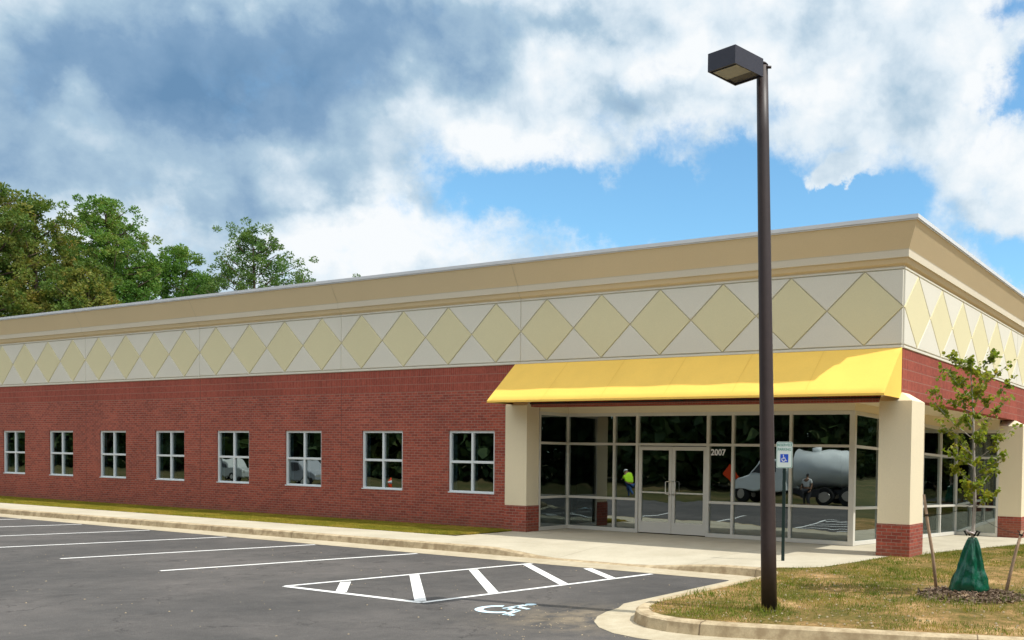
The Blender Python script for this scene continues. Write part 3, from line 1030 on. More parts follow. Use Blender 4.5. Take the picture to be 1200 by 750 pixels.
for a, b in zip(front_m, front_m[1:]):
    for z0, z1 in zip(ZR, ZR[1:]):
        if a == -7.28 and z1 < 2.5: continue
        pane([(a + .02, SY, z0 + .02), (b - .02, SY, z0 + .02), (b - .02, SY, z1 - .02), (a + .02, SY, z1 - .02)])
for z0, z1 in zip(ZR, ZR[1:]):
    pane([(-9.47, .35, z0 + .02), (-9.47, SY - .03, z0 + .02), (-9.47, SY - .03, z1 - .02), (-9.47, .35, z1 - .02)])
    yp = SY + .04
    for y in side_m:
        pane([(SX, yp, z0 + .02), (SX, y - .02, z0 + .02), (SX, y - .02, z1 - .02), (SX, yp, z1 - .02)], sag)
        yp = y + .02
    pane([(SX + .04, 9.40, z0 + .02), (-.39, 9.40, z0 + .02), (-.39, 9.40, z1 - .02), (SX + .04, 9.40, z1 - .02)], sag)

# doors
for k, (xa, xb) in enumerate(((-7.235, -6.27), (-6.262, -5.295))):
    mb = MB()
    y0, y1 = SY - .028, SY + .028
    st = 0.085
    mb.box(xa, xa + st, y0, y1, .02, 2.12); mb.box(xb - st, xb, y0, y1, .02, 2.12)
    mb.box(xa + st, xb - st, y0, y1, .02, .29); mb.box(xa + st, xb - st, y0, y1, 2.03, 2.12)
    mb.box(xa + st, xb - st, y0 + .006, y1 - .006, 0.985, 1.02)
    dr = mb.build('door', M['alum'], bld, bevel=0.003)
    gb = MB(); gb.face([(xa + .07, SY, .27), (xb - .07, SY, .27), (xb - .07, SY, 2.05), (xa + .07, SY, 2.05)])
    gb.build('pane', M['glass'], dr)
    hb = MB()
    hx = xb - st / 2 if k == 0 else xa + st / 2
    s = -1 if k == 0 else 1
    hx2 = hx + s * 0.09
    hb.tube([(hx, y0, 1.28), (hx, y0 - .055, 1.28), (hx2, y0 - .06, 1.27), (hx2, y0 - .06, .98), (hx, y0 - .055, .97), (hx, y0, .97)], 0.014, 8)
    hb.build('handle', M['steel'], dr)

# recess ceiling and the plain beam over the glass
mb = MB()
mb.box(-9.80, -0.302, 0.302, SY + .3, 3.10, 3.14)
mb.box(SX - .1, -0.302, SY + .302, 9.75, 3.10, 3.14)
mb.box(-9.53, SX + .06, SY - .06, SY + .10, 2.942, 3.098)
mb.box(SX - .06, SX + .06, SY + .102, 9.35, 2.942, 3.098, 0, lambda x, y, z: (x, y, z if z > 3 else z - (y - 1.45) * .0175))
mb.box(SX + .062, -.35, 9.352, 9.46, 2.80, 3.098)
mb.box(-9.53, -9.41, .32, SY - .062, 2.942, 3.098)
mb.build('soffit', M['pillar'], bld)


def pillar(x0, x1, y0, y1, zb, zbrick, ztop, walls):
    mb = MB()
    mb.box(x0 + .012, x1 - .012, y0 + .012, y1 - .012, zbrick + .001, ztop)
    # sloped cap running back to the wall face
    a = [(x0 + .012, y0 + .012), (x1 - .012, y0 + .012), (x1 - .012, y1 - .012), (x0 + .012, y1 - .012)]
    xi = min(x1 - .012, 0.0) if 'x' in walls else x1 - .012
    yi = 0.004 if 'y' in walls else y0 + .30
    zc = ztop + .17
    top = [(x0 + .012, yi), (xi, yi), (xi, y1 - .012 - (.22 if 'x' in walls else 0)), (x0 + .012, y1 - .012 - (.22 if 'x' in walls else 0))]
    z = ztop + .0005
    for i in range(4):
        j = (i + 1) % 4
        mb.face([(*a[i], z), (*a[j], z), (*top[j], zc), (*top[i], zc)])
    mb.face([(*p, zc) for p in top])
    o = mb.build('pillar', M['pillar'], bld)
    b = MB(); b.box(x0, x1, y0, y1, zb, zbrick)
    b.build('brick_base', M['brick'], o, bevel=0.004)
    return o


pillar(-10.12, -9.412, -0.15, 0.31, -0.2, 0.63, 3.06, 'y')
pillar(-0.42, 0.27, -0.15, 0.66, -0.2, 0.63, 3.03, 'xy')
pillar(-0.37, 0.32, 9.42, 10.19, -0.6, 0.33, 2.92, 'x')

# awning: a thin canvas on its frame
mb = MB()
AX0, AX1, AP = -9.93, -0.010, 0.95
T0, B0 = 4.082, 3.125
nx = 24
lip = 0.045


def awy(x, t, wob=True):
    # slight sag between the ribs
    s = 0.0
    if wob:
        q = (x - AX0) / (AX1 - AX0) * 6
        s = -0.018 * math.sin(PI * (q % 1.0)) ** 2 * math.sin(PI * t) - .004 * math.sin(q * 7.3) * math.sin(PI * t)
    return (x, -0.004 - (AP - .004) * t + s * -.7, T0 + (B0 - T0) * t + s * .7)


xs = [AX0 + (AX1 - AX0) * i / 72 for i in range(73)]
ts = [i / 8 for i in range(9)]
for i in range(72):
    for j in range(8):
        mb.face([awy(xs[i], ts[j + 1]), awy(xs[i + 1], ts[j + 1]), awy(xs[i + 1], ts[j]), awy(xs[i], ts[j])], 0, True)
    mb.face([(xs[i], -AP, B0 - lip), (xs[i + 1], -AP, B0 - lip), awy(xs[i + 1], 1), awy(xs[i], 1)])
    mb.face([(xs[i], -AP + .006, B0 - lip), (xs[i], -AP + .006, B0 - .01), (xs[i + 1], -AP + .006, B0 - .01), (xs[i + 1], -AP + .006, B0 - lip)])
for i in range(1, 6):
    xq = AX0 + (AX1 - AX0) * i / 6
    for j in range(8):
        a_, b_ = awy(xq, ts[j]), awy(xq, ts[j + 1])
        mb.face([(b_[0] - .009, b_[1] - .003, b_[2] + .003), (b_[0] + .009, b_[1] - .003, b_[2] + .003), (a_[0] + .009, a_[1] - .003, a_[2] + .003), (a_[0] - .009, a_[1] - .003, a_[2] + .003)], 1)
for x in (AX0, AX1):
    mb.face([(x, -0.004, T0), (x, -AP, B0), (x, -AP, B0 - lip), (x, -0.004, B0 - lip)])
aw = mb.build('awning', [M['yellow'], speck('awning_seam', (0.82, 0.52, 0.10), .05, 9, .8, 0, .8, .2)], bld)
bm = bmesh.new(); bm.from_mesh(aw.data); bmesh.ops.remove_doubles(bm, verts=bm.verts, dist=1e-4); bm.to_mesh(aw.data); bm.free()
mb = MB()
mb.tube([(AX0 + .01, -AP + .03, B0 - .02), (AX1 - .01, -AP + .03, B0 - .02)], .016, 8)
mb.tube([(AX0 + .01, -0.03, B0 - .02), (AX1 - .01, -0.03, B0 - .02)], .016, 8)
for i in range(7):
    x = AX0 + .02 + (AX1 - AX0 - .04) * i / 6
    mb.tube([(x, -AP + .03, B0 - .02), (x, -.03, B0 - .02)], .014, 8)
    mb.tube([(x, -AP + .03, B0 - .02), (x, -.03, T0 - .05)], .014, 8)
mb.build('awning_rib', M['strap'], aw)

# house number on the side light
def text_obj(body, size, mat, parent, mtx, name, ext=0.001, bold=0.0):
    cu = bpy.data.curves.new(name, 'FONT'); cu.body = body; cu.size = size; cu.align_x = 'CENTER'; cu.align_y = 'CENTER'
    cu.extrude = ext; cu.offset = bold; cu.resolution_u = 3
    tmp = bpy.data.objects.new('tmp_text', cu); COL.objects.link(tmp)
    dg = bpy.context.evaluated_depsgraph_get(); dg.update()
    me = bpy.data.meshes.new_from_object(tmp.evaluated_get(dg))
    bpy.data.objects.remove(tmp)
    me.materials.clear(); me.materials.append(mat)
    me.transform(mtx)
    o = bpy.data.objects.new(name, me); COL.objects.link(o)
    if parent is not None:
        o.parent = parent; o.location = -world_loc(parent)
    return o


text_obj('2007', 0.20, M['pure_white'], sf, Matrix.Translation((-4.99, SY - .012, 1.99)) @ Matrix.Rotation(PI / 2, 4, 'X'), 'house_number', .001, .006)

# rooms behind the glass
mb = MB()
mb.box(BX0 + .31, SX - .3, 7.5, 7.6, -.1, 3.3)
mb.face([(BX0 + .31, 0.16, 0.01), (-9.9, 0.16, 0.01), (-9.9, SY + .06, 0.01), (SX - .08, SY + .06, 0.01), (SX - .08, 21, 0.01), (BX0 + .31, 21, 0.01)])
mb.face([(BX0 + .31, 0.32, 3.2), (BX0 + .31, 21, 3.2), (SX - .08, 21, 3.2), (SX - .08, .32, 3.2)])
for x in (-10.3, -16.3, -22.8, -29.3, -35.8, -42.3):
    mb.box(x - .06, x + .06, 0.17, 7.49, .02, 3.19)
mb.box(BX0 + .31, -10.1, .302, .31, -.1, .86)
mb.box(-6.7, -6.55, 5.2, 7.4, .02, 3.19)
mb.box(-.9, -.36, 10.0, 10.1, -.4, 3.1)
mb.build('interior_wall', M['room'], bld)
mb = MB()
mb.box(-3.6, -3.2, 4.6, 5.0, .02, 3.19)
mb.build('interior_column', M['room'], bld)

# ------------------------------------------------------------------ street lamp
lamp = empty('street_lamp', (0.90, -7.23, 0), 'tall dark bronze square-head car park lamp standing in the grass island', 'street lamp')
mb = MB()
base, topp = Vector((0.895, -7.21, 0.0)), Vector((0.718, -7.295, 6.60))
pts = [base + (topp - base) * i / 8 for i in range(9)]
mb.tube(pts, [0.098 - 0.028 * i / 8 for i in range(9)], 20)
mb.build('pole', M['bronze'], lamp)
mb = MB()
mb.tube([base + Vector((0, 0, -.02)), base + Vector((0, 0, .012))], 0.115, 20)
mb.build('base_collar', M['bronze'], lamp)
N_, L_, F_, R_ = Vector((0.690, -7.90)), Vector((0.270, -7.815)), Vector((0.365, -7.325)), Vector((0.800, -7.420))
h0, h1 = 6.40, 6.612
cen = (N_ + L_ + F_ + R_) / 4
mb = MB()
def ring(s, z): return [(*(cen + (p - cen) * s), z) for p in (N_, R_, F_, L_)]
r0, r1, r2, r3 = ring(1.0, h0), ring(1.0, h1), ring(0.93, h0), ring(0.93, h0 + .015)
for i in range(4):
    j = (i + 1) % 4
    mb.face([r0[i], r0[j], r1[j], r1[i]]); mb.face([r0[j], r0[i], r2[i], r2[j]]); mb.face([r2[j], r2[i], r3[i], r3[j]])
mb.face(r1); mb.face(r3[::-1])
hd = mb.build('lamp_head', M['bronze'], lamp)
mb = MB()
e0, e1 = (N_ + (R_ - N_) * .08), (L_ + (F_ - L_) * .08)
e2, e3 = (L_ + (F_ - L_) * .66), (N_ + (R_ - N_) * .66)
cc = (e0 + e1 + e2 + e3) / 4
q = [cc + (p - cc) * .86 for p in (e0, e1, e2, e3)]
mb.face([(*p, h0 + .006) for p in q]); mb.face([(*p, h0 + .012) for p in q][::-1])
for i in range(4):
    j = (i + 1) % 4
    mb.face([(*q[i], h0 + .006), (*q[j], h0 + .006), (*q[j], h0 + .012), (*q[i], h0 + .012)])
mb.build('lens', M['lens'], hd)
hd.data.materials[0] = speck('lamp_head_paint', (0.030, 0.027, 0.038), 0.2, 14, 0.45, 0.04, 2.0, 0.45)
mb = MB()
mid = Vector((0.72, -7.30)); ed = R_ + (F_ - R_) * .2
mb.tube([(mid.x, mid.y, 6.50), (ed.x - .02, ed.y - .03, 6.50)], .04, 10)
mb.tube([(mid.x, mid.y, 6.60), (mid.x, mid.y, 6.625)], [.075, .05], 16)
mb.tube([(mid.x + .06, mid.y, 6.56), (mid.x + .115, mid.y + .02, 6.56)], .018, 8)
mb.build('arm', M['bronze'], lamp)

# ------------------------------------------------------------------ parking sign
sg = empty('parking_sign', (-1.48, -2.11, -.004), 'white and green accessible parking sign on a dark green post in front of the storefront', 'sign')
ca = math.atan2(CP.y + 2.11, CP.x + 1.48)        # the panel faces the stall
mb = MB()
mb.box(-.028, .028, -.004, .004, -.25, 2.13); mb.box(-.028, -.02, .004, .03, -.25, 2.13); mb.box(.02, .028, .004, .03, -.25, 2.13)
rotm = Matrix.Translation((-1.48, -2.11, 0)) @ Matrix.Rotation(R(14), 4, 'Z')
for i, v in enumerate(mb.v): mb.v[i] = tuple(rotm @ Vector(v))
mb.build('post', M['green_post'], sg)
PW, PZ0, PZ1 = 0.152, 1.695, 2.175


def rrect(w, z0, z1, r, y):
    c = []
    for (cx, cz, a) in ((w - r, z1 - r, 0), (-w + r, z1 - r, 90), (-w + r, z0 + r, 180), (w - r, z0 + r, 270)):
        for k in range(5):
            t = R(a + 22.5 * k); c.append((cx + r * math.cos(t), y, cz + r * math.sin(t)))
    return c


def rt(p): return tuple(rotm @ Vector(p))


mb = MB()
mb.prism([rt(p) for p in rrect(PW, PZ0, PZ1, .03, -.008)], rotm.to_3x3() @ Vector((0, -.003, 0)))
pn = mb.build('sign_panel', M['sign_white'], sg)
mb = MB()
o_ = rrect(PW - .008, PZ0 + .008, PZ1 - .008, .026, -.0118); i_ = rrect(PW - .016, PZ0 + .016, PZ1 - .016, .022, -.0118)
for k in range(len(o_)):
    j = (k + 1) % len(o_)
    mb.face([rt(o_[k]), rt(o_[j]), rt(i_[j]), rt(i_[k])])
mb.build('border', M['sign_green'], pn)
mb = MB()
bz = 1.80
mb.face([rt(p) for p in ((-.075, -.0122, bz), (.075, -.0122, bz), (.075, -.0122, bz + .15), (-.075, -.0122, bz + .15))])
mb.build('blue_square', M['sign_blue'], pn)
mb = MB()
wheelchair(mb, lambda u, v: rt((-.062 + u * .118, -.0128, bz + .012 + v * .126)))
mb.build('symbol', M['pure_white'], pn)
for s, z in (('RESERVED', 2.115), ('PARKING', 2.035)):
    text_obj(s, 0.068, M['sign_green'], pn, rotm @ Matrix.Translation((0, -.0122, z)) @ Matrix.Rotation(PI / 2, 4, 'X') @ Matrix.Scale(.88, 4, (1, 0, 0)), 'lettering', .0004, .001)

# ------------------------------------------------------------------ young tree, bag, stakes, mulch
TX, TY = 2.68, -4.56
mb = MB()
nr, na = 9, 40
rings = []
for i in range(nr + 1):
    t = i / nr; row = []
    for k in range(na):
        a = 2 * PI * k / na
        rr = t * (0.70 + .10 * math.sin(3 * a + 1) + .05 * math.sin(7 * a))
        x, y = TX + rr * math.cos(a), TY + rr * math.sin(a)
        z = 0.07 * (math.cos(PI * t) * .5 + .5) + .004 + random.uniform(0, .014) * (1 - t) - (0.012 if i == nr else 0)
        row.append((x, y, z))
    rings.append(row)
for i in range(nr):
    for k in range(na):
        j = (k + 1) % na
        mb.face([rings[i][k], rings[i + 1][k], rings[i + 1][j], rings[i][j]], 0, True)
struct(mb.build('mulch_bed', M['mulch']))
# loose bark chips
n = 1500
a = rng.uniform(0, 2 * PI, n); r_ = np.sqrt(rng.uniform(0, 1, n)) * 0.74
cx = TX + r_ * np.cos(a); cy = TY + r_ * np.sin(a); cz = 0.07 * (np.cos(PI * np.minimum(r_ / .74, 1)) * .5 + .5) + .020
d1 = rng.normal(0, 1, (n, 3)); d1[:, 2] *= .35; d1 /= np.linalg.norm(d1, axis=1)[:, None]
d2 = rng.normal(0, 1, (n, 3)); d2 -= (d2 * d1).sum(1)[:, None] * d1; d2 /= np.linalg.norm(d2, axis=1)[:, None]
L = rng.uniform(.02, .055, n)[:, None]; Wd = rng.uniform(.006, .014, n)[:, None]
c0 = np.stack([cx, cy, cz], 1)
V = np.stack([c0 - d1 * L - d2 * Wd, c0 + d1 * L - d2 * Wd, c0 + d1 * L + d2 * Wd, c0 - d1 * L + d2 * Wd], 1).reshape(-1, 3)
o = npmesh('bark_chips', V, np.arange(n * 4).reshape(-1, 4), leafmat('bark_chip', [(0.35, (0.06, 0.04, 0.028)), (0.5, (0.16, 0.11, 0.075)), (0.65, (0.34, 0.26, 0.19))], 14, 0.02, .9))
struct(o, 'stuff', 'scattered bark chips around the young tree', 'mulch')

tree = empty('young_tree', (TX, TY, 0.07), 'thin young tree with pale trunk and loose yellow green leaves by the corner pillar', 'tree')
mb = MB()
tp = [Vector((TX, TY, 0.05)), Vector((TX + .0, TY, .8)), Vector((TX + .02, TY, 1.3)), Vector((TX - .01, TY + .01, 1.9)), Vector((TX - .03, TY, 2.5)), Vector((TX - .07, TY + .02, 2.95)), Vector((TX - .12, TY, 3.24))]
mb.tube(tp, [.030, .026, .023, .018, .013, .008, .003], 10)
br = []
random.seed(21)


def tpos(z):
    for p, q in zip(tp, tp[1:]):
        if p.z <= z <= q.z: return p + (q - p) * ((z - p.z) / (q.z - p.z))
    return tp[-1]


tips = []
for i in range(26):
    z = 1.22 + 1.90 * (i / 25) ** 0.95
    a = i * 2.4 + random.uniform(-.3, .3)
    env = 0.48 * math.sin(PI * min(1, max(0.16, (z - .95) / 2.6))) + .10
    ln = env * random.uniform(.75, 1.2)
    p0 = tpos(z); dr_ = Vector((math.cos(a), math.sin(a), random.uniform(.35, .8)))
    p1 = p0 + dr_ * ln * .5; p2 = p0 + Vector((dr_.x, dr_.y, dr_.z * 1.15)) * ln
    mb.tube([p0, p1, p2], [.008, .006, .002], 5)
    br.append((p0, p1, p2))
    for s in range(3):
        q0 = p0 + (p2 - p0) * random.uniform(.35, .8)
        q1 = q0 + Vector((random.uniform(-1, 1), random.uniform(-1, 1), random.uniform(-.1, .8))) * .16
        mb.tube([q0, q1], [.004, .0015], 4); br.append((q0, (q0 + q1) / 2, q1))
mb.build('trunk', M['youngbark'], tree)
lv, nl = [], 0


def leaf(c, s, dirn, nrm):
    dirn = dirn.normalized(); side = dirn.cross(nrm).normalized(); nrm = side.cross(dirn)
    k = [(0, 0, 0), (.30, .42, .06), (.62, .50, .10), (1.05, 0, -.05), (.62, -.50, .10), (.30, -.42, .06)]
    P = [c + dirn * a_ * s + side * b_ * s + nrm * c_ * s for a_, b_, c_ in k]
    return [[P[0], P[1], P[2], P[3]], [P[0], P[3], P[4], P[5]]]


for (p0, p1, p2) in br:
    big = (p2 - p0).length > .2
    for s in range(34 if big else 18):
        t = random.uniform(.3 if big else .2, 1.08)
        c = p0 + (p2 - p0) * t + Vector([random.gauss(0, .022) for _ in range(3)])
        dn = Vector([random.gauss(0, 1) for _ in range(3)]) + Vector((0, 0, -.6))
        nm = Vector((random.gauss(0, .6), random.gauss(0, .6), 1))
        lv += leaf(c, random.uniform(.036, .068), dn, nm)
for s in range(16):
    c = tpos(random.uniform(2.85, 3.24)) + Vector([random.gauss(0, .04) for _ in range(3)])
    lv += leaf(c, random.uniform(.05, .08), Vector([random.gauss(0, 1) for _ in range(3)]), Vector((random.gauss(0, .6), random.gauss(0, .6), 1)))
V = np.array([[tuple(p) for p in f] for f in lv]).reshape(-1, 3) - np.array([TX, TY, .07])
npmesh('crown', V, np.arange(len(V)).reshape(-1, 4), M['leaf'], tree)

# watering bag
bag = empty('watering_bag', (TX, TY, .07), 'dark green plastic watering bag slumped around the young tree trunk', 'bag')
mb = MB()
nz, na = 22, 56
rows = []
for i in range(nz + 1):
    t = i / nz; row = []
    z = .035 + .78 * t
    rb = (0.195 * (1 - t) ** 0.80 + .046) * (1.0 if t > .08 else (.86 + t * 1.75))
    rb *= 1.0 + .10 * math.sin(PI * min(1, t * 2.2)) * (t < .45)
    for k in range(na):
        a = 2 * PI * k / na
        fold = .060 * math.sin(5 * a + 2.2 * t + 1) + .045 * math.sin(8 * a - 3.1 * t) + .030 * math.sin(15 * a + 5 * t)
        fl = rb * (1 + fold * (0.5 + 2.4 * t)) + .008 * math.sin(26 * t + 2 * a) * (1 - t)
        ex, ey = 1.0, 0.80
        # the bag is flat and wide, leaning over to the left foot
        row.append((TX + ex * fl * math.cos(a) - .09 * (1 - t) ** 2 * (1 if math.cos(a) < 0 else 0.2), TY + ey * fl * math.sin(a), z + .012 * math.sin(3 * a) * (1 - t)))
    rows.append(row)
for i in range(nz):
    for k in range(na):
        j = (k + 1) % na
        mb.face([rows[i][k], rows[i][j], rows[i + 1][j], rows[i + 1][k]], 0, True)
mb.face(rows[0][::-1]); mb.face(rows[-1])
bg = mb.build('bag_body', M['bag'], bag)
bm = bmesh.new(); bm.from_mesh(bg.data); bmesh.ops.remove_doubles(bm, verts=bm.verts, dist=1e-4); bm.to_mesh(bg.data); bm.free()
mb = MB()
for s in (-1, 1):
    mb.tube([(TX + s * .03, TY - .03, .84), (TX + s * .075, TY - .05, .91), (TX + s * .11, TY - .04, .90), (TX + s * .07, TY - .03, .84)], .014, 6)
mb.build('strap_loop', M['strap'], bag)
mb = MB()
mb.tube([(TX + .045 * math.cos(a * PI / 6), TY + .045 * math.sin(a * PI / 6), .875 + .01 * math.sin(a)) for a in range(13)], .013, 6)
mb.tube([(TX - .03, TY - .04, .87), (TX - .075, TY - .06, .915)], .015, 6)
mb.build('tie_band', M['palestrap'], bag)

# stakes
for k, (b_, t_, lab) in enumerate((((2.063, -4.16, .03), (1.87, -4.26, 1.375), 'leaning wooden stake in the mulch nearest the corner pillar'),
                                   ((3.016, -4.05, .02), (3.222, -3.942, .90), 'leaning wooden stake in the mulch to the right of the green bag'))):
    st = empty('tree_stake', (b_[0], b_[1], 0), lab, 'stake', 'stakes beside the young tree')
    mb = MB()
    b0, b1 = Vector(b_), Vector(t_)
    mb.tube([b0 - Vector((0, 0, .1)), b0 + (b1 - b0) * .35 + Vector((.006, 0, 0)), b0 + (b1 - b0) * .7 - Vector((.005, 0, 0)), b1], [.026, .025, .024, .021], 8)
    mb.build('shaft', M['stake'], st)
    mb = MB()
    h = b0 + (b1 - b0) * (.78 if k == 0 else .93)
    tt = Vector((TX, TY, 1.28 if k == 0 else 1.16))
    pts = [h.lerp(tt, i / 8) - Vector((0, 0, .05 * math.sin(PI * i / 8))) for i in range(9)]
    mb.tube(pts, .0035, 5)
    mb.tube([h + (b1 - b0).normalized() * -.012, h + (b1 - b0).normalized() * .012], .030, 10)
    if k == 1:
        mb.tube([h, h + Vector((-.05, -.01, .07))], .006, 5); mb.tube([h, h + Vector((.06, -.01, .05))], .006, 5)
    mb.build('tie_wire', M['strap'], st)

# ------------------------------------------------------------------ grass


def blades(name, x, y, z0, hgt, wid, mat, lean=.5):
    n = len(x)
    a = rng.uniform(0, 2 * PI, n); h = rng.uniform(.5, 1.0, n) * hgt; w = rng.uniform(.6, 1.2, n) * wid
    dx, dy = np.cos(a), np.sin(a); la = rng.uniform(0, 2 * PI, n); ll = rng.uniform(0, lean, n) * h
    V = np.zeros((n, 3, 3))
    V[:, 0] = np.stack([x - dx * w, y - dy * w, z0], 1); V[:, 1] = np.stack([x + dx * w, y + dy * w, z0], 1)
    V[:, 2] = np.stack([x + np.cos(la) * ll, y + np.sin(la) * ll, z0 + h], 1)
    o = npmesh(name, V.reshape(-1, 3), np.arange(n * 3).reshape(-1, 3), mat, nper=3)
    return o


def inside(px, py, poly):
    res = np.zeros(len(px), bool); k = len(poly)
    for i in range(k):
        x1, y1 = poly[i]; x2, y2 = poly[(i + 1) % k]
        c = ((y1 > py) != (y2 > py)) & (px < (x2 - x1) * (py - y1) / ((y2 - y1) + 1e-12) + x1)
        res ^= c
    return res


N0 = 230000
x = rng.uniform(-1, 9, N0); y = rng.uniform(-8.4, 9, N0)
# patchiness from a few random waves
pat = np.zeros(N0)
for k in range(16):
    th = rng.uniform(0, PI); fq = rng.uniform(.5, 5.5); pat += np.sin((x * np.cos(th) + y * np.sin(th)) * fq + rng.uniform(0, 6)) / (1 + .25 * fq)
pat = (pat - pat.min()) / (pat.max() - pat.min())
keep = inside(x, y, poly) & (rng.uniform(0, 1, N0) < np.clip((pat - .30) * 3.0, .06, 1)) & (np.hypot(x - TX, y - TY) > .62)
keep &= ~((np.abs(x + .07) < .40) & (y > -.2) & (y < .7))
x, y, pat = x[keep], y[keep], pat[keep]
zz_ = 0.0 - .033 * np.maximum(0, y - 1.45)
o = blades('grass', x, y, zz_, 0.045, 0.0045, M['blade'], .9)
struct(o, 'stuff', 'patchy dry and green grass on the island lawn', 'grass')
# taller weeds: round the pole foot, the mulch and the kerb edge
xw, yw = [], []
for (cx, cy, sd, n) in ((0.90, -7.22, .14, 260), (0.4, -7.7, .3, 200), (2.8, -5.35, .22, 160), (2.3, -5.4, .25, 160), (-.45, -6.6, .18, 160), (1.4, -3.0, .4, 220), (3.4, -4.3, .35, 220), (.55, .6, .2, 150)):
    xw.append(rng.normal(cx, sd, n)); yw.append(rng.normal(cy, sd, n))
for i in range(26):
    cx, cy = rng.uniform(-.3, 5), rng.uniform(-7.2, -.5)
    xw.append(rng.normal(cx, .07, 45)); yw.append(rng.normal(cy, .07, 45))
xw, yw = np.concatenate(xw), np.concatenate(yw)
kp = inside(xw, yw, poly) & (np.hypot(xw - TX, yw - TY) > .30)
o = blades('weeds', xw[kp], yw[kp], np.zeros(kp.sum()), .10, .006, M['blade'], 1.0)
struct(o, 'stuff', 'taller weed tufts in the island lawn', 'weeds')
n = 210000
u = rng.uniform(0, 1, n) ** 1.7
x = -9.85 - u * 34; y = rng.uniform(-1.93, -0.02, n) + rng.normal(0, .012, n)
kp = ~((x > -10.3) & (y < -1.6)) & ~((x > -10.12) & (y > -.17))
o = blades('verge_grass', x[kp], y[kp], np.zeros(kp.sum()), 0.05, 0.006, M['blade_v'], .8)
struct(o, 'stuff', 'short yellow green grass strip along the brick wall', 'grass')
# grit and small pale stones on the asphalt and in the bare soil
n = 220
x = rng.uniform(-14, 0, n); y = rng.uniform(-12.5, -4.3, n)
x2 = rng.normal(-.9, .9, 160); y2 = rng.normal(-8.4, .5, 160)
x3 = rng.uniform(-.5, 4.5, 700); y3 = rng.uniform(-8.1, -3, 700)
k3 = inside(x3, y3, poly)
mb = MB()


def stone(mb, x, y, z, s):
    a0 = random.uniform(0, 6.28); k = 5
    b = [(x + s * random.uniform(.7, 1.2) * math.cos(a0 + i * 2 * PI / k), y + s * random.uniform(.7, 1.2) * math.sin(a0 + i * 2 * PI / k), z) for i in range(k)]
    t = [(x + (p[0] - x) * .55, y + (p[1] - y) * .55, z + s * .6) for p in b]
    for i in range(k):
        j = (i + 1) % k; mb.face([b[i], b[j], t[j], t[i]])
    mb.face(t)


for xx, yy in zip(x, y): stone(mb, xx, yy, AZ + .001, random.choice((.005, .006, .007, .008, .013)))
for xx, yy in zip(x2, y2):
    if not inside(np.array([xx]), np.array([yy]), [(p[0], p[1]) for p in p_gut] + [(34, 30), (-.8, 30)])[0]: stone(mb, xx, yy, AZ + .001, random.uniform(.005, .012))
for xx, yy in zip(x3[k3], y3[k3]): stone(mb, xx, yy, 0, random.uniform(.006, .02))
o = mb.build('grit', speck('pale_grit', (.34, .28, .19), .3, 40, .9, 0, 20, .1))
struct(o, 'stuff', 'small pale stones scattered on asphalt and soil', 'grit')


# ------------------------------------------------------------------ pines behind the building
def card_cloud(centres, radii, per, size, flat=0.7):
    """needle tufts: short cards spraying out of each tuft centre"""
    m_ = len(centres); n = m_ * per
    c = np.repeat(centres, per, 0); r = np.repeat(radii, per)
    d = rng.normal(0, 1, (n, 3)); d /= np.linalg.norm(d, axis=1)[:, None]
    rad = r * rng.uniform(.25, 1, n) ** .6
    pos = c + d * rad[:, None] * np.array([1, 1, flat])
    t = d + rng.normal(0, .55, (n, 3)) + np.array([0, 0, .25]); t /= np.linalg.norm(t, axis=1)[:, None]
    s = rng.normal(0, 1, (n, 3)); s -= (s * t).sum(1)[:, None] * t; s /= np.linalg.norm(s, axis=1)[:, None]
    L = (rng.uniform(.6, 1.2, n) * size)[:, None]; w = (rng.uniform(.20, .38, n) * size)[:, None]
    V = np.stack([pos - s * w, pos + t * L * .6 - s * w * .8, pos + t * L, pos + s * w], 1)
    return V.reshape(-1, 3)


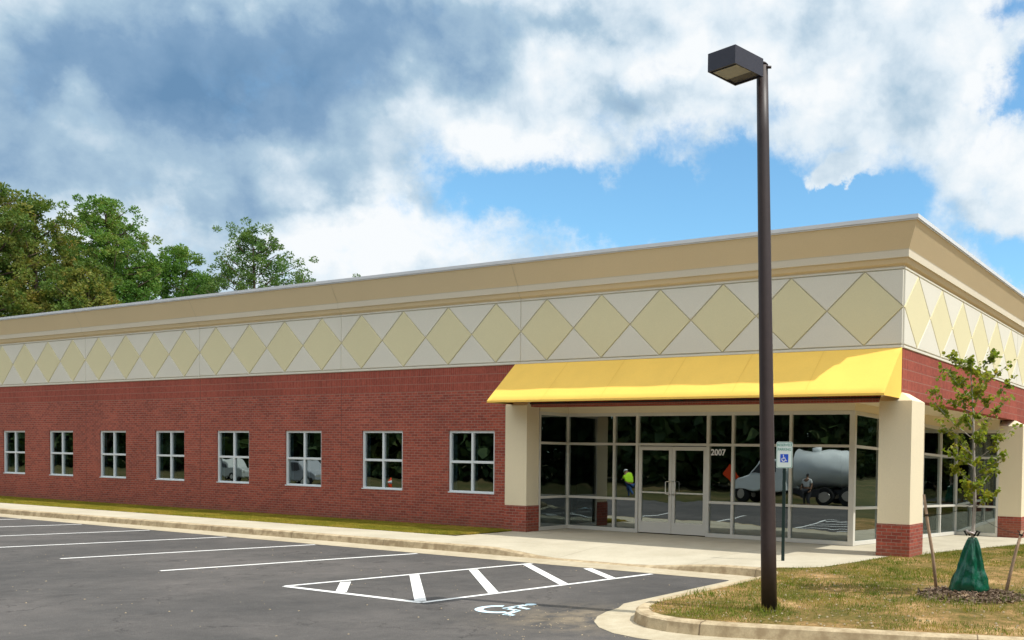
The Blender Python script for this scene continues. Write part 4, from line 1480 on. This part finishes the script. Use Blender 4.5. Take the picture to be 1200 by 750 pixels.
def pine(x, y, H, Rc, label, mat, base_frac=.35, tufts=150, tr=.52, seed=1, shape='round', name='pine_tree', size=.165, per=92):
    random.seed(seed)
    t = empty(name, (x, y, GZ), label, 'tree', 'trees behind the building')
    mb = MB()
    lean = Vector((random.uniform(-.4, .4), random.uniform(-.4, .4), 0))
    H0 = H - GZ
    def tk(f): return Vector((x, y, GZ)) + lean * f * f + Vector((math.sin(f * 5 + seed) * .12, math.cos(f * 4 + seed) * .12, H0 * f * .97))
    mb.tube([tk(i / 12) for i in range(13)], [.24 * (1 - i / 12) ** .8 + .02 for i in range(13)], 9)
    cs, rs = [], []
    nl = int(tufts / 3.9)
    for i in range(nl):
        f = base_frac + (1 - base_frac) * (i + random.random() * .6) / nl
        g = (f - base_frac) / (1 - base_frac)
        if shape == 'round': env = (max(0.0, math.sin(PI * (0.14 + 0.84 * g))) ** .62)
        elif shape == 'cone': env = (1 - g) ** .58 * .95 + .10
        else: env = max(.14, math.sin(PI * (.10 + .86 * g)) ** .9)
        a = i * 2.4 + random.uniform(-.5, .5)
        ln = Rc * env * random.uniform(.70, 1.12)
        p0 = tk(min(.985, f - .03)); dz = random.uniform(.05, .40) + .35 * g
        p2 = p0 + Vector((math.cos(a) * ln, math.sin(a) * ln, dz * ln))
        p1 = p0.lerp(p2, .5) + Vector((0, 0, -.06 * ln))
        mb.tube([p0, p1, p2], [.07 * (1.15 - g), .04, .015], 5)
        k = max(4, int(7.5 * env + 2))
        for s in range(k):
            tt = (s + 1) / k
            q = p0.lerp(p2, .22 + .80 * tt)
            sc = .30 + .25 * Rc * .25
            cs.append((q.x + random.gauss(0, sc), q.y + random.gauss(0, sc), q.z + random.gauss(.1, sc * .7)))
            rs.append(tr * random.uniform(.55, 1.15))
    topq = tk(1)
    for s in range(5):
        cs.append((topq.x + random.gauss(0, .35), topq.y + random.gauss(0, .35), topq.z + random.uniform(-.5, .15))); rs.append(tr * .8)
    mb.build('trunk', M['bark'], t)
    V = card_cloud(np.array(cs), np.array(rs), per, size, .82) - np.array([x, y, GZ])
    npmesh('crown', V, np.arange(len(V)).reshape(-1, 4), mat, t)
    return t


def at(px, py, dist):
    v = CD + CR * ((px - 895.985) / 1084.304) - CU * ((py - 567.685) / 1084.304)
    h = math.hypot(v.x, v.y); p = CP + v * (dist / h)
    return p


pines = [
    # px, top py, dist, crown radius, material, base, tufts, seed, shape, label
    (-8, 205, 74, 3.0, 'needle_gold', .30, 190, 3, 'round', 'tall yellowish pine at the far left end, its crown cut by the frame'),
    (38, 220, 76, 3.2, 'needle_gold', .28, 200, 5, 'airy', 'tall pine with yellow brown lower boughs, second from the left'),
    (70, 268, 82, 2.6, 'needle_gold', .25, 150, 8, 'round', 'lower golden green pine tucked left of the tallest round crown'),
    (131, 229, 80, 3.7, 'needle', .33, 300, 4, 'round', 'pine with a broad rounded dark green crown above the others'),
    (170, 300, 84, 2.8, 'needle', .25, 160, 9, 'cone', 'shorter pine filling the gap right of the broad round crown'),
    (104, 296, 72, 2.4, 'needle_gold', .3, 150, 14, 'airy', 'golden brown pine just above the roof edge before the broad crown'),
    (212, 284, 81, 2.3, 'needle', .35, 160, 10, 'round', 'narrow pine with a small rounded top between two wider trees'),
    (246, 318, 84, 2.6, 'needle_deep', .30, 150, 12, 'airy', 'small dark tree low above the roof left of the airy crown'),
]
pines += [
    (20, 262, 90, 3.6, 'needle', .15, 200, 51, 'round', 'darker green pine behind the golden pines at the far left'),
    (150, 268, 92, 3.4, 'needle_deep', .15, 200, 52, 'round', 'dark green pine showing behind the broad round crown'),
    (222, 318, 93, 3.0, 'needle_deep', .15, 150, 53, 'round', 'low dark pine behind the narrow round-topped pine'),
]
for (px, py, dd, rc, mt, bf, tf, sd, sh, lab) in pines:
    p = at(px, py, dd)
    pine(p.x, p.y, p.z, rc, lab, M[mt], bf, tf, .44, sd, sh)
for (px, py, dd, rc, bf, tf, sd, sh, lab) in (
        (298, 264, 80, 5.0, .42, 300, 41, 'cone', 'airy green tree with a loose pointed crown right of the pines'),
        (362, 318, 86, 2.0, .5, 60, 32, 'round', 'little treetop peeping over the roof right of the airy crown'),
        (417, 318, 92, 1.0, .6, 16, 33, 'round', 'tiny treetop just showing over the roof, farthest right')):
    p = at(px, py, dd)
    pine(p.x, p.y, p.z, rc, lab, M['needle_deep'], bf, tf, .42, sd, sh, 'broadleaf_tree', .15, 74)

# ------------------------------------------------------------------ behind the photographer: what the glass mirrors
def wood(n, xr, y0, depth, top0, size, axis=0):
    a_ = rng.uniform(xr[0], xr[1], n); dep = rng.uniform(0, 1, n) ** 1.3 * depth
    b_ = dep + 3 * np.sin(a_ * .09)
    top = top0 + 3.5 * np.sin(a_ * .21) + 2.5 * np.sin(a_ * .57 + 1) + dep * .4
    z_ = GZ + rng.uniform(0, 1, n) ** .8 * top
    c = np.stack([a_, y0 - b_, z_], 1) if axis == 0 else np.stack([y0 + b_, a_, z_], 1)
    return card_cloud(c, rng.uniform(1.0, 2.0, n), 12, size)


V = np.concatenate([wood(6500, (-75, 45), -44, 16, 15, 1.15), wood(3600, (-230, -75), -46, 24, 17, 1.9), wood(5200, (-60, 190), 46, 14, 14, 1.7, 1)])
o = npmesh('woodland', V, np.arange(len(V)).reshape(-1, 4), M['wood_far'])
struct(o, 'stuff', 'dark woodland across the road, mirrored in the glass', 'woodland')
mb = MB()
for i in range(60):
    xx = -128 + i * 2.8 + random.uniform(-1, 1); yy = -48 - random.uniform(0, 8)
    mb.tube([(xx, yy, GZ), (xx + random.uniform(-.5, .5), yy, GZ + 11)], [.2, .08], 6)
struct(mb.build('woodland_trunks', M['bark']), 'stuff', 'trunks of the dark woodland across the road', 'woodland')


def car_colour(name, col, rough=.3):
    return speck(name, col, .05, 6, rough, 0, 1.0, .5)


M['truck_white'] = car_colour('truck_white', (.80, .83, .82))
M['tyre'] = speck('tyre_rubber', (.02, .02, .02), .1, 20, .9, 0, 2, .2)
M['dark'] = speck('dark_metal', (.04, .04, .045), .1, 20, .5, 0, 2, .4)
M['orange'] = speck('sign_orange', (.85, .07, .01), .03, 10, .5, 0, 2, .3)
M['skin'] = speck('skin', (.28, .15, .09), .05, 20, .6, 0, 2, .3)
M['hivis'] = speck('hi_vis', (.45, .80, .03), .05, 20, .7, 0, 2, .2)
M['jeans'] = speck('blue_denim', (.04, .09, .22), .1, 40, .9, 0, 2, .1)
M['shirt'] = speck('white_shirt', (.7, .7, .68), .05, 40, .9, 0, 2, .1)

GB = -0.56
tk = empty('tank_truck', (-16.0, -25.6, GB), 'white tanker truck parked across the lot, mirrored in the storefront glass', 'truck')


def wheel(cx, cy, z, r, w, parent):
    mb = MB()
    mb.tube([(cx, cy - w / 2, z), (cx, cy - w / 2 + .03, z), (cx, cy + w / 2 - .03, z), (cx, cy + w / 2, z)], [r * .9, r, r, r * .9], 24)
    wl = mb.build('wheel', M['tyre'], parent)
    mb = MB(); mb.tube([(cx, cy - w / 2 - .01, z), (cx, cy + w / 2 + .01, z)], r * .52, 18)
    mb.build('rim', M['steel'], wl)


yc = -25.9
mb = MB()
rt_ = 0.98; zc = GB + 1.95
L0, L1 = -15.9, -11.6
mb.tube([(L0 - .22, yc, zc), (L0 - .12, yc, zc), (L0, yc, zc), (L1, yc, zc), (L1 + .12, yc, zc), (L1 + .22, yc, zc)], [rt_ * .45, rt_ * .82, rt_, rt_, rt_ * .82, rt_ * .45], 32)
mb.tube([(L0 + 1.0, yc, zc + rt_ - .04), (L0 + 1.0, yc, zc + rt_ + .14)], .26, 16)
mb.tube([(L0 + 3.0, yc, zc + rt_ - .04), (L0 + 3.0, yc, zc + rt_ + .12)], .22, 16)
mb.build('tank', M['truck_white'], tk)
mb = MB()
mb.box(-19.0, -11.3, yc - .45, yc + .45, GB + .62, GB + .86)
mb.box(-15.4, -14.2, yc + .55, yc + 1.0, GB + .5, GB + .95)
mb.build('chassis', M['dark'], tk)
mb = MB()
prof_c = [(-19.9, .75), (-19.85, 1.35), (-18.6, 1.62), (-18.0, 2.35), (-16.5, 2.40), (-16.35, .75)]
mb.prism([(px, yc + 1.0, GB + pz) for px, pz in prof_c], (0, -2.0, 0))
mb.build('cab', M['truck_white'], tk, bevel=.06)
mb = MB()
mb.prism([(-18.45, yc + 1.012, GB + 1.66), (-17.95, yc + 1.012, GB + 2.22), (-16.9, yc + 1.012, GB + 2.26), (-16.9, yc + 1.012, GB + 1.66)], (0, -.01, 0))
mb.build('cab_window', M['dark'], tk)
for wxx in (-19.1, -14.0, -12.7):
    for s in (-1, 1):
        wheel(wxx, yc + s * .82, GB + .5, .5, .32, tk)

sgn = empty('roadwork_sign', (-19.75, -24.9, GB), 'orange diamond roadworks sign on a stand, mirrored beside the entrance doors', 'sign')
mb = MB()
q = .50
mb.prism([(-19.75 - q, -24.9, 1.02), (-19.75, -24.9, 1.02 - q), (-19.75 + q, -24.9, 1.02), (-19.75, -24.9, 1.02 + q)], (0, -.01, 0))
mb.build('panel', M['orange'], sgn)
mb = MB()
mb.tube([(-19.75, -24.93, GB), (-19.75, -24.93, 1.3)], .02, 8)
mb.tube([(-20.15, -24.93, GB + .02), (-19.35, -24.93, GB + .02)], .02, 8); mb.tube([(-19.75, -25.3, GB + .02), (-19.75, -24.55, GB + .02)], .02, 8)
mb.build('stand', M['dark'], sgn)
mb = MB()
mb.box(-19.9, -19.6, -25.25, -24.98, GB + .35, GB + .95)
mb.tube([(-19.75, -25.1, GB + .95), (-19.75, -25.1, GB + 1.05)], [.1, .05], 10)
tag(mb.build('blue_barrel', speck('blue_plastic', (.01, .06, .5), .05, 20, .5, 0, 2, .3), bevel=.05), 'blue plastic drum standing behind the orange diamond sign', 'drum')


def person(x, y, z, label, yaw, joints, mats, H=1.72):
    """one skinned body with a shirt, trousers and hair over it"""
    root = empty('person', (x, y, z), label, 'person')
    def skin(name, verts, edges, rad, mat, sub=2, rootv=0):
        me = bpy.data.meshes.new(name); me.from_pydata(verts, edges, []); me.materials.append(mat)
        o = bpy.data.objects.new(name, me); COL.objects.link(o); o.parent = root
        o.rotation_euler = (0, 0, yaw)
        sk = o.modifiers.new('skin', 'SKIN'); sk.use_smooth_shade = True
        sv = me.skin_vertices[0].data
        for i, r in enumerate(rad):
            sv[i].radius = (r, r) if not hasattr(r, '__len__') else r
            sv[i].use_root = (i == rootv)
        sb = o.modifiers.new('sub', 'SUBSURF'); sb.levels = sub; sb.render_levels = sub
        return o
    J = joints
    names = ['hip', 'waist', 'chest', 'neck', 'chin', 'head', 'crown', 'shL', 'elL', 'wrL', 'shR', 'elR', 'wrR', 'hpL', 'knL', 'anL', 'toL', 'hpR', 'knR', 'anR', 'toR']
    idx = {n: i for i, n in enumerate(names)}
    E_ = [('hip', 'waist'), ('waist', 'chest'), ('chest', 'neck'), ('neck', 'chin'), ('chin', 'head'), ('head', 'crown'), ('chest', 'shL'), ('shL', 'elL'), ('elL', 'wrL'), ('chest', 'shR'), ('shR', 'elR'), ('elR', 'wrR'),
          ('hip', 'hpL'), ('hpL', 'knL'), ('knL', 'anL'), ('anL', 'toL'), ('hip', 'hpR'), ('hpR', 'knR'), ('knR', 'anR'), ('anR', 'toR')]
    rad = dict(hip=(.15, .11), waist=(.13, .10), chest=(.16, .11), neck=.055, chin=.07, head=.095, crown=.07, shL=.062, elL=.045, wrL=.03, shR=.062, elR=.045, wrR=.03,
               hpL=.09, knL=.062, anL=.04, toL=.04, hpR=.09, knR=.062, anR=.04, toR=.04)
    skin('body', [J[n] for n in names], [(idx[a], idx[b]) for a, b in E_], [rad[n] for n in names], M['skin'])
    # shirt
    sn = ['waist', 'chest', 'neckb', 'shL', 'elL', 'shR', 'elR', 'hipt']
    Js = dict(J); Js['neckb'] = tuple((Vector(J['neck']) * .6 + Vector(J['chest']) * .4)); Js['hipt'] = tuple(Vector(J['hip']).lerp(Vector(J['waist']), .15))
    Js['elL'] = tuple(Vector(J['shL']).lerp(Vector(J['elL']), .85)); Js['elR'] = tuple(Vector(J['shR']).lerp(Vector(J['elR']), .85))
    ii = {n: i for i, n in enumerate(sn)}
    skin('shirt', [Js[n] for n in sn], [(ii[a], ii[b]) for a, b in (('hipt', 'waist'), ('waist', 'chest'), ('chest', 'neckb'), ('chest', 'shL'), ('shL', 'elL'), ('chest', 'shR'), ('shR', 'elR'))],
         [(.165, .13), (.18, .13), .075, .082, .066, .082, .066, (.175, .135)], mats[0], rootv=1)
    pn_ = ['hip', 'hpL', 'knL', 'anL', 'hpR', 'knR', 'anR']
    ii = {n: i for i, n in enumerate(pn_)}
    skin('trousers', [J[n] for n in pn_], [(ii[a], ii[b]) for a, b in (('hip', 'hpL'), ('hpL', 'knL'), ('knL', 'anL'), ('hip', 'hpR'), ('hpR', 'knR'), ('knR', 'anR'))],
         [(.165, .125), .105, .082, .068, .105, .082, .068], mats[1])
    # hands: palm, four fingers and a thumb
    for s in ('L', 'R'):
        w = Vector(J['wr' + s]); e = Vector(J['el' + s]); d = (w - e).normalized(); side = d.cross(Vector((0, 1, 0))).normalized()
        if side.length < .1: side = Vector((1, 0, 0))
        vs_ = [w, w + d * .05, w + d * .085]; es = [(0, 1), (1, 2)]; rr = [.024, .03, .03]
        for k in range(4):
            b0_ = w + d * .09 + side * (k - 1.5) * .019
            l = (.065, .075, .07, .055)[k]
            i0 = len(vs_); vs_ += [b0_, b0_ + d * l * .55, b0_ + d * l + Vector((0, 0, -.008))]; rr += [.009, .008, .007]; es += [(2, i0), (i0, i0 + 1), (i0 + 1, i0 + 2)]
        i0 = len(vs_); vs_ += [w + d * .04 + side * .04, w + d * .075 + side * .06]; rr += [.011, .009]; es += [(1, i0), (i0, i0 + 1)]
        skin('hand', [tuple(v) for v in vs_], es, rr, M['skin'], 1)
    hh = Vector(J['head']); up_ = (Vector(J['crown']) - Vector(J['neck'])).normalized()
    mb = MB()
    mb.tube([hh + up_ * t for t in (-.01, .04, .09, .125, .14)], [.102, .106, .09, .05, .01], 14)
    for i, v in enumerate(mb.v): pass
    hr = mb.build('hair' if mats[2] is M['dark'] else 'helmet', mats[2]); hr.parent = root; hr.rotation_euler = (0, 0, yaw)
    # face
    f = Vector((0, 1, 0))
    mb = MB()
    for nm, pa, pb, rr_ in (('eye', (-.034, .088, 0), (-.034, .100, 0), .011), ('eye', (.034, .088, 0), (.034, .100, 0), .011), ('mouth', (-.022, .082, -.062), (.022, .082, -.062), .006)):
        mb = MB(); mb.tube([hh + Vector(pa), hh + Vector(pb)], rr_, 8)
        fc_ = mb.build(nm, M['dark']); fc_.parent = root; fc_.rotation_euler = (0, 0, yaw)
    return root


stand = dict(hip=(0, 0, .93), waist=(0, .0, 1.08), chest=(0, .01, 1.32), neck=(0, .01, 1.48), chin=(0, .03, 1.54), head=(0, .03, 1.61), crown=(0, .02, 1.68),
             shL=(-.19, .01, 1.38), elL=(-.30, -.02, 1.12), wrL=(-.20, .16, .98), shR=(.19, .01, 1.38), elR=(.30, -.02, 1.12), wrR=(.24, .12, .92),
             hpL=(-.09, 0, .86), knL=(-.11, .03, .48), anL=(-.12, -.02, .09), toL=(-.13, .14, .04), hpR=(.09, 0, .86), knR=(.11, .03, .48), anR=(.13, -.02, .09), toR=(.14, .14, .04))
person(-14.75, -24.4, GB, 'person in a white shirt standing beside the tanker, mirrored in the storefront', 0.2, stand, (M['shirt'], M['dark'], M['dark']))
walk = dict(hip=(0, 0, .90), waist=(.03, .0, 1.05), chest=(.12, .01, 1.26), neck=(.20, .01, 1.39), chin=(.24, .03, 1.44), head=(.27, .03, 1.51), crown=(.28, .02, 1.58),
            shL=(.10, .19, 1.31), elL=(.02, .24, 1.08), wrL=(.14, .22, .90), shR=(.14, -.18, 1.31), elR=(.28, -.22, 1.10), wrR=(.44, -.16, 1.06),
            hpL=(0, .09, .84), knL=(.26, .10, .55), anL=(.20, .10, .11), toL=(.36, .11, .05), hpR=(0, -.09, .84), knR=(-.06, -.10, .47), anR=(-.36, -.10, .18), toR=(-.28, -.11, .05))
person(-26.8, -25.0, GB, 'person in a lime hi-vis vest and white helmet walking, mirrored left of the doors', PI, walk, (M['hivis'], M['jeans'], M['pure_white']))


def cone(x, y, z, label):
    root = empty('traffic_cone', (x, y, z), label, 'traffic cone')
    mb = MB(); mb.box(x - .19, x + .19, y - .19, y + .19, z, z + .03); mb.build('base', M['orange'], root, bevel=.01)
    mb = MB(); mb.tube([(x, y, z + .03), (x, y, z + .72)], [.14, .03], 18); mb.build('cone_body', M['orange'], root)
    mb = MB(); mb.tube([(x, y, z + .40), (x, y, z + .52)], [.091, .067], 18); mb.build('reflective_band', M['pure_white'], root)


def mirror0(px, py, yb):
    """where a thing must stand to be mirrored by the wall windows at this bearing"""
    v = CD + CR * ((px - 895.985) / 1084.304) - CU * ((py - 567.685) / 1084.304)
    h = CP + v * ((0.08 - CP.y) / v.y); t = (yb - h.y) / (-v.y)
    return h.x + t * v.x


cone(mirror0(457, 550, -18), -18, -.26, 'orange traffic cone out in the lot, mirrored in a wall window')


def van(x, y, z, label, white, ln=4.7):
    root = empty('parked_car', (x, y, z), label, 'car')
    mb = MB()
    pr = [(-ln / 2, .35), (-ln / 2, .85), (-ln / 2 + .1, 1.0), (-ln / 2 + .35, 1.65), (-ln / 2 + .7, 1.76), (.45, 1.78), (1.15, 1.15), (ln / 2 - .1, .98), (ln / 2, .75), (ln / 2, .35)]
    mb.prism([(x + a, y + .88, z + b) for a, b in pr], (0, -1.76, 0))
    mb.build('body', white, root, bevel=.09)
    for (a, b) in ((-1.95, -1.15), (-1.05, -.25), (-.15, .75)):
        g = MB()
        g.prism([(x + a + .05, y + .892, z + 1.08), (x + a + .14, y + .80 + .092, z + 1.60), (x + b - (.35 if b > .5 else .02), y + .892, z + 1.60), (x + b, y + .892, z + 1.08)], (0, -.01, 0))
        g.build('window', M['dark'], root)
    for wxx in (-ln / 2 + .85, ln / 2 - .85):
        for s in (-1, 1): wheel(x + wxx, y + s * .80, z + .34, .34, .24, root)
    for s in (-1, 1):
        g = MB(); g.box(x + ln / 2 - .02, x + ln / 2 + .01, y + s * .65 - .14, y + s * .65 + .14, z + .68, z + .84); g.build('headlight', M['lens'], root)


yv = -27.0
van(mirror0(356, 548, yv), yv, GB, 'silver white estate car in the lot, mirrored in the third window from the entrance', car_colour('car_silver', (.30, .32, .34)))
van(mirror0(271, 548, yv - 2), yv - 2, GB, 'white high-roofed car by the woodland, mirrored in the fourth window from the entrance', car_colour('car_white', (.42, .44, .42)), 5.0)
